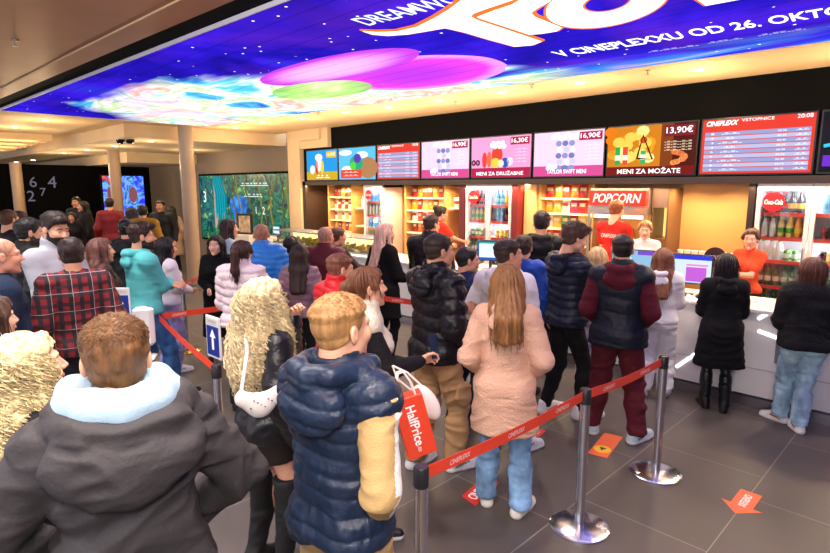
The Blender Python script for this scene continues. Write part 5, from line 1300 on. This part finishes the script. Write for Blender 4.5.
kl = empty('kiosk_downlight', (0, 0, 0), 0, 'small spotlight under the menu bulkhead lighting the kiosk wall', 'spotlight', 'kiosk spotlights')
MB().lathe([(.04, -.02), (.045, 0)], mat('D8C8B0', .4), n=14).build('rim', kl); MB().lathe([(.034, -.024), (.034, -.02)], emit('FFE0A0', 20), n=12).build('lamp', kl)
for i, x in enumerate((-11.0, -10.3, -9.6, -8.4, -7.7, -6.9, -5.3, -4.7, -3.6, -2.8, -2.3, -.5)):
    o = kl if i == 0 else copy_tree(kl); o.location = (x, 7.9, 2.298); spot(x, 7.9, 2.26, 44, (1, .68, .34), 140, .03, tgt=(x, 8.15, 0))
for x in (-10, -7.5, -5, -2.6, -.6): spot(x, 7.25, 3.4, 35, (1, .8, .55), 100, .08)
for x in (-10.5, -8, -5.5, -3.2, -1): 
    l = bpy.data.lights.new('kiosk_fill', 'AREA'); l.shape = 'RECTANGLE'; l.size = 2.0; l.size_y = .06; l.energy = 27; l.color = (1, .72, .40); o = bpy.data.objects.new('kiosk_fill_beam', l); COL.objects.link(o); o.location = (x, 7.69, 2.225); o.rotation_euler = (R(-20), 0, 0)  # added warm area fill for the kiosk, no lamp body behind it
w = bpy.data.worlds.new('world'); SC.world = w; w.use_nodes = True; w.node_tree.nodes['Background'].inputs[0].default_value = (.75, .78, .9, 1); w.node_tree.nodes['Background'].inputs[1].default_value = 1.7
SC.view_settings.view_transform = 'Standard'; SC.view_settings.look = 'None'; SC.view_settings.gamma = 1; SC.view_settings.exposure = .42
SC.cycles.use_denoising = True; SC.cycles.max_bounces = 6; SC.cycles.diffuse_bounces = 3; SC.cycles.glossy_bounces = 3; SC.cycles.transmission_bounces = 5; SC.cycles.sample_clamp_indirect = 6

l = bpy.data.lights.new('photo_flash', 'AREA'); l.size = .35; l.energy = 38; l.color = (1, .97, .94); o = bpy.data.objects.new('photo_flash', l); COL.objects.link(o); o.location = (.15, -.1, 2.65); o.rotation_euler = (R(84), 0, YAW)
l = bpy.data.lights.new('photo_flash_bounce', 'SPOT'); l.spot_size = R(110); l.spot_blend = .6; l.energy = 420; l.shadow_soft_size = .1; l.color = (1, .95, .9); o = bpy.data.objects.new('photo_flash_bounce', l); COL.objects.link(o); o.location = (.15, -.1, 2.6); o.rotation_euler = (R(130), 0, YAW)
# ------------------------------------------------------------------ the queue
def T(kind, c, **k):
    d = dict(mat=(shell if kind in ('puff', 'shell') else leather if kind == 'leather' else cloth)(c))
    if kind == 'puff': d.update(off=.042, puff=.085, amp=.012, collar=.03, folds=.004, name='puffer_jacket', mat=shell(c, .38))
    elif kind == 'shell': d.update(off=.028, collar=.0, folds=.014, name='jacket')
    elif kind == 'leather': d.update(off=.02, hem=.93, name='leather_jacket', folds=.012)
    elif kind == 'coat': d.update(off=.032, hem=.5, flare=.03, collar=.02, name='coat', folds=.008)
    elif kind == 'sweater': d.update(off=.015, hem=.92, name='sweater', folds=.007)
    elif kind == 'hoodie': d.update(off=.020, hem=.90, hood=1.0, name='hoodie', folds=.009, rib=1)
    elif kind == 'tee': d.update(off=.012, hem=.9, sleeves='short', name='polo_shirt', folds=.006)
    d.update(k); return d
def B(kind, c, **k):
    d = dict(mat=denim(c) if kind == 'jeans' else cloth(c), off=.010, folds=.014 if kind != 'slim' else .008)
    if kind == 'loose': d.update(off=.022, leg=.024, ankle=.055)
    if kind == 'slim': d.update(off=.004, leg=.005, ankle=.045)
    if kind == 'leather': d.update(mat=leather(c), off=.003, leg=.004, ankle=.043, name='leather_leggings', folds=.005)
    d.update(k); return d
WS = ('sneaker', 'D6D4DA', 'EEEEF2', '9494A0', 'A8A8B2'); BS = ('sneaker', '141416', 'E8E8E8', 'F0F0F0', 'C8C8C8'); DS = ('low', '141214', '101010', '141214', '101010'); BOOT = ('boot', '0E0C0E', '0A0A0A', '0E0C0E')
SK1, SK2, SK3 = 'E4AA8C', 'D49A7C', 'C88A6C'
# --- foreground
P2 = person('man in charcoal hooded jacket with pale blue hoodie, seen from behind at left', 112, 316, 1.62, 4, build=1.06, head=(-4, 0), skin=SK1, hair=('short', '6E4A2A', 3), tufts=7000,
       top=T('shell', '3C383A', off=.034, hood=1.55, hem=.80, folds=.022, aoff=.030, name='hooded_jacket', vox=.0075), bottom=B('jeans', '20242E'), arms=('elbowout', 'elbowout'))
P2['garment']('hoodie_hood', dict(mat=cloth('A4BED2'), off=-.015, aoff=-.02, sleeves='none', hem=1.40, hood=1.22, collar=.06, folds=.005, vox=.007, hoodoff=.028, hoodz=.07, hoodr=.042), 'top')
P1 = person('curly blonde woman in dark jacket at the left picture edge, face in profile', 22, 332, 2.0, -78, 'f', head=(-8, -4), skin=SK1, hair=('curly', 'ECCE9C', 5), tufts=2400, top=T('shell', '18181E', off=.03, name='jacket'), bottom=B('jeans', '1C202C'), arms=('front', 'front'))
P4 = person('fair haired man in navy quilted vest over a tan sweatshirt with white sleeve stripe', 338, 292, 1.98, -40, build=.98, head=(-12, -3), skin=SK1, hair=('fade', 'A87C4C', 6), tufts=5000,
       top=T('sweater', 'C0A06C', off=.020, aoff=.020, vox=.0052, mat=[cloth('BE9C68'), cloth('F2EEE8')], sleeve_stripe=1, hem=.88, name='sweatshirt', folds=.012), over=dict(name='quilted_vest', mat=shell('1E2A40', .36), sleeves='none', puff=.068, amp=.009, off=.036, collar=.02, hood=1.1, hoodz=.035, hem=.885, folds=.009, vox=.0065),
       bottom=B('loose', 'BFA070', hem=.08), arms=('vestpocket', 'front'), shoes=('sneaker', '1A1A1E', 'F0F0F0', 'E0E0E0', 'D0D0D0'))
P3 = person('woman with long curly blonde hair in black leather jacket and skirt, hand near her face', 262, 277, 2.95, -62, 'f', build=1.0, head=(0, -4), skin=SK1, hair=('curly', 'E8CCA0', 7), tufts=2400,
       top=T('leather', '16141A', off=.030, hem=.86, vox=.008, collar=.01), bottom=dict(kind='skirt', name='skirt', mat=cloth('241C1C'), off=.012, hem=.75, folds=.004), shoes=None, arms=('down', 'face'))
P5 = person('smiling brown haired woman in cream vest holding a phone and red bag', 366, 266, 3.35, -84, 'f', head=(12, -4), skin=SK1, hair=('pony', '6A4028', 8), top=T('sweater', '18161A', off=.018, mat=cloth('18161A')), over=dict(name='fleece_vest', mat=mat('E4D6C0', .9, bump=.9, bscale=60), sleeves='none', off=.034, collar=.02, hem=.95, folds=.008),
       bottom=B('slim', '18181C'), shoes=BS, arms=('phone', 'carry'))
P6 = person('tall man in black puffer jacket and tan cargo trousers in the queue', 437, 233, 4.15, -48, head=(-14, 0), skin=SK2, hair=('fade', '2E221C', 9), top=T('puff', '141218', off=.04, puff=.10, amp=.012, hood=.9, hem=.86), bottom=B('loose', 'A8825C', pocket=1), shoes=WS, arms=('tight', 'phone'), feet=((.12, .12, -14), (-.12, -.08, 8)))
P7 = person('man in royal blue jacket standing behind the black puffer man', 466, 246, 5.05, -50, head=(-22, 0), skin=SK2, hair=('crop', '1A1416', 10), top=T('shell', '16264E', off=.035), bottom=B('slim', '161C30'), shoes=('sneaker', '101012', '1A1A1C', 'D8D8D8', '303030'), arms=('front', 'down'))
P8 = person('man in white hooded sweatshirt partly hidden by the peach coat', 507, 238, 4.45, -30, head=(-35, -4), skin=SK2, hair=('fade', '3A2A24', 11), top=T('hoodie', 'E6E4EA', off=.035), bottom=B('slim', '1A1A22'), shoes=WS, arms=('front', 'pocket'), feet=((.15, .1, -20), (-.08, -.05, 10)))
P9 = person('man in bright blue jacket just behind the white hooded sweatshirt', 524, 235, 5.7, -20, head=(10, 0), skin=SK2, hair=('short', '3A2A28', 12), top=T('shell', '1C48B0', off=.035), bottom=B('jeans', '1C2438'), shoes=DS)
P10 = person('woman in peach hooded teddy coat and light jeans, seen from behind', 508, 264, 3.55, -4, 'f', head=(8, 0), skin=SK1, hair=('longback', '94663E', 13), tufts=700, top=T('coat', 'E2B49C', off=.026, hem=.62, hood=.85, collar=0, flare=.015, mat=mat('E0B29A', .95, bump=.9, bscale=70), name='teddy_coat', folds=.010), bottom=B('jeans', '7FA6CE', turnup=1, leg=.016, off=.012), shoes=('sneaker', 'ECE4D8', 'F4F0E8', 'E4DCD0', 'D8D0C8'), arms=('tight', 'tight'), feet=((.13, -.0, -25), (-.12, .10, 12)))
P11 = person('dark haired man in black hooded jacket near the counter, back to camera', 542, 211, 6.5, 0, head=(5, 0), skin=SK2, hair=('short', '241A18', 14), top=T('shell', '0E0E12', off=.04, hood=1), bottom=B('slim', '14141A'), shoes=DS, arms=('front', 'front'))
P12 = person('young man with floppy brown hair in navy quilted vest looking down', 571, 225, 5.2, -52, head=(-10, 14), skin=SK1, hair=('mop', '4A2E28', 15), top=T('hoodie', '141826', off=.025), over=dict(name='quilted_vest', mat=shell('1C2438', .4), sleeves='none', puff=.07, amp=.010, off=.045, hem=.88, folds=.004, hood=.9), bottom=B('slim', '131318', off=.014), shoes=('sneaker', 'ECE8EA', 'F0F0F0', 'E05030', 'D8D8D8'), arms=('front', 'front'), feet=((.14, .12, -10), (-.1, -.1, 5)))
P13 = person('blonde woman in white tracksuit between the navy vest and burgundy hoodie', 598, 247, 5.9, -12, 'f', head=(0, 0), skin=SK1, hair=('long', 'D0A878', 16), top=T('hoodie', 'DCD4E4', off=.03), bottom=B('loose', 'DCD8E6'), shoes=WS)
P14 = person('man in burgundy hoodie and trousers with dark quilted vest, back to camera', 624, 234, 4.72, -6, build=.98, head=(14, 0), skin=SK1, hair=('fade', '2A1E1C', 17), top=T('hoodie', '581826', off=.026, hem=.88), over=dict(name='quilted_vest', mat=shell('161C2A', .5), sleeves='none', puff=.125, amp=.008, off=.044, hem=.84, folds=.006, collar=.01), bottom=B('loose', '561A24', leg=.03, off=.028, ankle=.045, hem=.09), shoes=('sneaker', 'B8CCD8', 'F0F0F0', '4080A0', 'E0E0E0'), arms=('tight', 'tight'), feet=((.20, -.02, -30), (-.18, .04, 22)))
P15 = person('girl in white tracksuit with long straight brown hair at the counter', 664, 248, 5.72, -8, 'f', head=(5, 4), skin=SK1, hair=('long', '7A4A34', 18), tufts=400, top=T('hoodie', 'E4DEE6', off=.03, hood=.7), bottom=B('loose', 'E4E0E8', off=.03, leg=.034), shoes=('sneaker', 'E8E0D8', 'F0F0F0', 'D8C8B8', 'C8C0B8'), arms=('front', 'front'))
P16 = person('woman in long black coat and shiny black leggings at the white counter', 728, 254, 5.32, 8, 'f', head=(0, 4), skin=SK1, hair=('bob', '1A1416', 19), top=T('coat', '101014', off=.034, hem=.52, hood=.8, flare=.035, name='long_coat'), bottom=B('leather', '0C0C0E', off=.003), shoes=BOOT, arms=('front', 'front'), feet=((.09, .0, -12), (-.10, .08, 14)))
P17 = person('woman in black teddy jacket and pale blue jeans at the right edge', 815, 258, 4.82, 16, 'f', build=1.08, head=(10, 0), skin=SK1, hair=('bob', '5A3426', 20), top=T('shell', '0C0C10', off=.055, mat=mat('0E0D11', .95, bump=1, bscale=50), hem=.88, name='teddy_jacket', folds=.012), bottom=B('jeans', 'A4C8E6', off=.014, leg=.018), shoes=('sneaker', 'F4F0F0', 'F8F8F8', 'E86030', 'E8E0E0'), arms=('front', 'front'), feet=((.02, .02, 10), (-.10, .24, 50)))
# --- staff
PF = .2
PS = person('staff member in red shirt facing the popcorn machine', 616, 200, 7.55, 0, head=(0, 6), skin=SK1, hair=('short', '8A4A24', 21), top=T('tee', 'C82418'), bottom=B('slim', '18181C'), shoes=DS, arms=('front', 'front'), floor=PF, world_yaw=R(-4))
person('fair haired staff woman facing the camera behind the blue monitors', 646, 220, 7.2, 175, 'f', head=(0, 6), skin=SK1, hair=('pony', 'B07848', 22), top=T('tee', 'E8E0DC', hem=.9), bottom=B('slim', '18181C'), shoes=DS, arms=('front', 'front'), floor=PF)
person('dark haired staff woman in orange red shirt near the right fridge', 752, 228, 6.42, 150, 'f', head=(20, 4), skin=SK1, hair=('bun', '4A2A1C', 23), top=T('tee', 'D84A28'), bottom=B('slim', '18181C'), shoes=DS, arms=('front', 'cross'), floor=PF)
person('staff woman in red shirt with dark bun reaching beside the middle fridge', 440, 206, 9.6, -60, 'f', head=(-10, 4), skin=SK2, hair=('bun', '1E1412', 24), top=T('tee', 'D83020'), bottom=B('slim', '18181C'), shoes=DS, arms=('reach', 'front'), floor=PF)
# --- middle of the queue
person('broad man in black jacket leaning at the counter, back to camera', 430, 214, 7.0, -22, build=1.08, head=(-20, 0), skin=SK2, hair=('fade', '3A241C', 25), top=T('shell', '121014', off=.045, collar=.03), bottom=B('slim', '16161C'), shoes=DS, arms=('front', 'front'))
person('woman with long straight blonde hair dressed in black near the display case', 384, 223, 6.9, -55, 'f', head=(-15, 0), skin=SK1, hair=('long', 'E0B8A0', 26), top=T('coat', '0C0A0E', off=.035, hem=.6), bottom=B('slim', '0C0C10'), shoes=DS, arms=('front', 'down'))
person('bald man in burgundy jacket near the display case', 324, 226, 6.7, -12, build=1.02, head=(-25, 0), skin='D8907A', hair=('stubble', 'B08068', 27), top=T('shell', '5A1824', off=.04, collar=.02), bottom=B('slim', '1A1A20'), shoes=DS)
person('person in dark grey sweater right behind the bald burgundy man', 337, 227, 7.5, -60, head=(0, 0), skin=SK2, hair=('short', '5A3828', 28), top=T('sweater', '3A3234', off=.02), bottom=B('slim', '1A1A20'), shoes=DS, arms=('reach', 'front'))
person('short dark haired woman in grey jacket left of the burgundy man', 291, 236, 7.3, -15, 'f', skin=SK2, hair=('bob', '1C1212', 29), top=T('shell', '3A3438', off=.03), bottom=B('slim', '1A1A20'), shoes=DS)
person('woman with long dark brown hair and mauve puffer before the burgundy man', 299, 244, 6.0, -10, 'f', skin=SK2, hair=('long', '2E1A18', 30), top=T('puff', '8A6A78', off=.035), bottom=B('slim', '1A1A20'), shoes=DS)
P6b = person('man in bright red puffer vest with cream sleeves facing right', 337, 253, 4.35, -58, head=(-10, 4), skin=SK1, hair=('fade', '7A4A38', 31), top=T('sweater', 'D8C0A0', off=.03), over=dict(name='puffer_vest', mat=shell('D02028', .4), sleeves='none', puff=.06, amp=.010, off=.045, collar=.04, hem=.88, folds=.004), bottom=B('loose', 'D8C090'), shoes=WS, arms=('front', 'front'))
person('close cropped man in sky blue puffer jacket, back to camera', 261, 223, 6.3, -6, build=1.08, head=(5, 0), skin='DC9880', hair=('stubble', 'A87058', 32), top=T('puff', '2A80D8', off=.045, puff=.06), bottom=B('slim', '1C2434'), shoes=DS)
person('woman with brown ponytail in pale pink puffer jacket, back to camera', 240, 240, 5.4, -12, 'f', head=(-15, 0), skin=SK2, hair=('pony', '3C201C', 33), top=T('puff', 'E8D4DC', off=.05, puff=.085, amp=.016), bottom=B('slim', '16161C'), shoes=DS, arms=('front', 'front'))
person('smiling woman in long black coat facing the camera beside the column', 216, 235, 7.0, 165, 'f', head=(-10, 0), skin='F0BCA0', hair=('long', '1C1214', 34), top=T('coat', '0A0A0D', off=.03, hem=.35), bottom=B('slim', '0C0C10'), shoes=DS, arms=('front', 'down'))
person('dark haired woman in pale grey blue top looking right by the column', 228, 219, 7.9, -80, 'f', head=(0, 0), skin=SK1, hair=('long', '3A2220', 35), top=T('sweater', 'A8B8C8', off=.025), bottom=B('slim', '1C2434'), shoes=DS)
# --- left group
person('bearded man in teal hoodie and blue jeans with crossed arms', 139, 223, 5.6, -68, head=(-16, 0), skin=SK2, hair=('quiff', '3A2420', 36), beard='2A1A16', top=T('hoodie', '5AB8BC', off=.030, hood=.75), bottom=B('jeans', '2E5A94', off=.014), shoes=('sneaker', '1C1C20', 'E8E8E8', 'D8D8D8', 'C8C8C8'), arms=('cross', 'cross'), feet=((.14, .22, -10), (-.1, -.05, 5)))
person('dark haired woman in white sweater and lilac trousers behind the teal hoodie', 164, 237, 6.5, -65, 'f', head=(-12, 0), skin=SK1, hair=('long', '181216', 37), top=T('sweater', 'E6DCE8', off=.028), bottom=B('jeans', 'A8A0D8', off=.012), shoes=WS, arms=('front', 'down'))
person('person in shiny black cap and black jacket behind the teal hoodie', 126, 219, 7.1, -35, head=(20, 0), skin=SK2, hair=('short', '141214', 38), hat='cap', top=T('shell', '0E0E12', off=.04, hood=1), bottom=B('slim', '121218'), shoes=DS)
person('brown haired woman in brown jacket looking right past the plaid shirt', 99, 238, 5.7, -78, 'f', head=(-4, -2), skin=SK1, hair=('wavy', '6A4038', 39), top=T('shell', '4A2E2C', off=.03), bottom=B('jeans', '2A3040'), shoes=DS, arms=('front', 'front'))
person('dark haired man in red and black plaid shirt, back to camera', 70, 238, 4.4, 10, build=.97, head=(-4, 4), skin=SK2, hair=('short', '2E1E1E', 40), top=T('sweater', '801020', off=.035, mat=plaid(), name='plaid_shirt', hem=.86, folds=.010), bottom=B('jeans', '141620', off=.012), shoes=DS)
person('bearded man in pale grey zip sweater looking down', 51, 214, 5.0, -140, build=1.02, head=(-6, 14), skin=SK1, hair=('quiff', '2E1E1A', 41), beard='241815', top=T('sweater', 'A8A8B4', off=.028, collar=.04), bottom=B('jeans', '90B0D0'), shoes=DS, arms=('front', 'front'))
person('black haired man in black jacket left of the grey zip sweater', 26, 218, 5.4, -72, head=(-8, 2), skin=SK2, hair=('short', '141012', 42), beard='3A2A26', top=T('shell', '0E0E12', off=.035, collar=.02), bottom=B('slim', '14141A'), shoes=DS)
person('bald man with glasses in navy sweater at the left edge', -3, 237, 3.95, -82, head=(0, 0), skin='DC9A80', hair=('stubble', 'B88870', 43), glasses=True, top=T('sweater', '1A2840', off=.03), bottom=B('slim', '181C28'), shoes=DS)
person('man in white shirt and black jacket at the far left edge', 7, 209, 7.2, -60, head=(10, 0), skin=SK1, hair=('crop', '5A3A28', 44), top=T('shell', '101014', off=.03), bottom=B('slim', '14141A'), shoes=DS)
person('fair skinned man half hidden beyond the white shirt man', 18, 211, 8.2, -60, skin=SK1, hair=('short', '4A3024', 45), top=T('shell', '181014', off=.03), bottom=B('slim', '14141A'), shoes=DS)
person('person in white puffer jacket cut by the left edge', -14, 296, 2.9, -70, 'f', skin=SK1, hair=('long', '4A3024', 46), top=T('puff', 'E8E4EA', off=.055, puff=.08, amp=.015), bottom=B('jeans', '202838'), shoes=DS)
# --- people in the dark hall behind
far = [(109, 198, 13, -10, 'm', '70101A', 'person in red top in the dark hall left of the column'), (142, 205, 11, -5, 'm', 'B88828', 'person in golden jacket walking into the dark hall'), (131, 207, 11.6, 30, 'f', '3A2A20', 'dark dressed woman beside the golden jacket'),
       (160, 200, 13, 160, 'm', '101014', 'dark dressed person facing out of the cinema hall'), (171, 206, 14.2, 20, 'f', 'A88C78', 'woman in beige coat in the dark hall left of the column'), (76, 197, 14.5, 150, 'm', '0E0E12', 'man in black in the dark hall under the numbers'),
       (83, 201, 14, 100, 'f', '141014', 'woman in black beside the man under the hall numbers'), (71, 212, 13, 170, 'f', '181018', 'short woman in dark coat under the hall numbers')]
for i, (px, py, d, phi, sx, c, lb) in enumerate(far):
    person(lb, px, py, d, phi, sx, skin=SK3, hair=('long' if sx == 'f' else 'short', '1E1614', 50 + i), top=T('coat' if sx == 'f' else 'shell', c, off=.03) if i != 1 else T('shell', c, off=.04, mat=plaid() if False else cloth('8A6420')), bottom=B('slim', '14141A'), shoes=DS)
# ------------------------------------------------------------------ things people hold
def phone(P, side, label):
    S0, E_, W_, c = P['arms'][side]; u = (W_ - E_) / np.linalg.norm(W_ - E_); p = to_world(P, W_ + u * .105 + np.array([.02, 0, .075]))
    o = empty('phone', tuple(p), P['yaw'] + R(10), label, 'phone'); o.rotation_euler = (R(-75), 0, P['yaw'] + R(-55))
    MB().box(-.037, -.076, -.004, .037, .076, .004, mat('101830', .25), bev=.006).build('case', o, smooth=True); MB().box(-.034, -.072, .004, .034, .072, .0046, mat('20304C', .1)).build('screen_face', o)
phone(P5, 0, 'dark blue phone in the hand of the smiling woman'); 
# over-knee boots of the curly haired woman
for i in (0, 1):
    c, fa, An = P3['feet'][i]; s = P3['s']; K = np.array([c[0] * .95, c[1] + .02, .66 * s])
    f = Field((-.4, -.4, 0), (.4, .4, .8), .009); f.cone(An, K * [1, 1, .5], .048, .062, k=.02); f.cone(K * [1, 1, .5], K, .062, .072, k=.02); f.cut_above(.62 * s)
    ca, sa = math.cos(fa), math.sin(fa); fr = np.array([-sa, ca, 0]); f.cone(c + fr * -.05 + [0, 0, .04], c + fr * .13 + [0, 0, .035], .04, .034, k=.03); f.cone(c + fr * -.05 + [0, 0, .09], c + fr * .03 + [0, 0, .06], .042, .038, k=.03); f.cut_below(0)
    V, Q = f.mesh(); V = V + normals(V, Q) * (folds(V, 5 + i) * .006)[:, None]; mesh_np('over_knee_boot', V, Q, [mat('0C0A0C', .7, bump=.4, bscale=60)], P3['root'])
# shopping bag
bag = empty('shopping_bag', tuple(at_dist(422, 452, 3.0)), YAW, 'tall red paper bag printed HalfPrice hanging from the smiling woman', 'bag')
bag.rotation_euler = (0, R(-15), YAW + R(12))
MB().box(-.085, -.045, 0, .085, .045, .36, mat('E8482C', .45), bev=.003).build('paper_body', bag)
mb = MB(); put_text(mb, 'HalfPrice', mat('FFFFFF', .4), (0, -.0455, .19), (0, 0, -1), (1, 0, 0), .001, width=.24, height=.055, bold=.02); put_text(mb, '.eu', mat('FFFFFF', .4), (-.01, -.0455, .05), (0, 0, -1), (1, 0, 0), .001, width=.03, height=.02); mb.build('lettering', bag)
for y in (-.03, .03): MB().tube([(-.045, y, .355), (-.04, y * .8, .44), (-.01, y * .5, .50), (.02, y * .5, .50), (.045, y * .8, .43), (.05, y, .355)], .006, mat('F0E8E0', .6), 6).build('handle', bag, smooth=True)
# white purse beside it
hp2 = at_dist(424, 398, 3.08); pu = empty('white_handbag', tuple(hp2), YAW, 'small white handbag with thin strap beside the red bag', 'bag'); pu.rotation_euler = (0, R(-32), YAW)
f = Field((-.12, -.06, -.17), (.12, .06, .17), .006); f.ell((0, 0, -.03), (.062, .03, .12), .02); V, Q = f.mesh(); mesh_np('pouch', V, Q, [mat('F0E6E0', .4, bump=.2)], pu)
MB().tube([(-.03, 0, .06), (-.07, 0, .18), (-.05, 0, .26)], .006, mat('F0E6E0', .4), 6).tube([(.03, 0, .06), (.0, 0, .18), (-.05, 0, .26)], .006, mat('F0E6E0', .4), 6).build('strap', pu, smooth=True)
# shoulder bag of the curly haired woman
sb = at_dist(260, 402, 2.62); so = empty('shoulder_bag', tuple(sb), YAW + R(25), 'small white crescent shoulder bag with studs on the leather jacket', 'bag')
f = Field((-.2, -.08, -.14), (.2, .08, .14), .005); f.cone((-.075, 0, .03), (0, 0, -.01), .045, .062, k=.03, ratio=.55); f.cone((0, 0, -.01), (.075, 0, .03), .062, .045, k=.03, ratio=.55); f.ell((0, 0, .1), (.085, .09, .055), .015, sub=True); V, Q = f.mesh(); mesh_np('pouch', V, Q, [mat('ECE6E2', .35, bump=.15)], so)
mb = MB()
for k in range(7): mb.lathe([(.004, -.002), (.004, .002)], mat('A03040' if k % 2 else '404048', .3, .5), c=(-.05 + .017 * k, -.036, .0 + .012 * ((k * 3) % 4 - 1)), n=8)
mb.build('studs', so)
top_ = at_dist(247, 352, 2.72); tp = top_ - sb; c9, s9 = math.cos(-(YAW + R(25))), math.sin(-(YAW + R(25))); tl = np.array([tp[0] * c9 - tp[1] * s9, tp[0] * s9 + tp[1] * c9, tp[2]])
MB().tube([(-.09, 0, .05), tuple(tl * .5 + np.array([-.045, -.01, .03])), tuple(tl), tuple(tl + np.array([.01, .09, .06]))], .009, mat('ECE6E2', .35), 6).build('strap', so, smooth=True)

mb = MB(); put_text(mb, 'CINEPLEXX', mat('F8E8E0', .6), (0, -.137, 1.36), (1, 0, 0), (0, 0, 1), .001, width=.22, height=.05, shear=.25, bold=.02); mb.build('shirt_print', PS['root'])
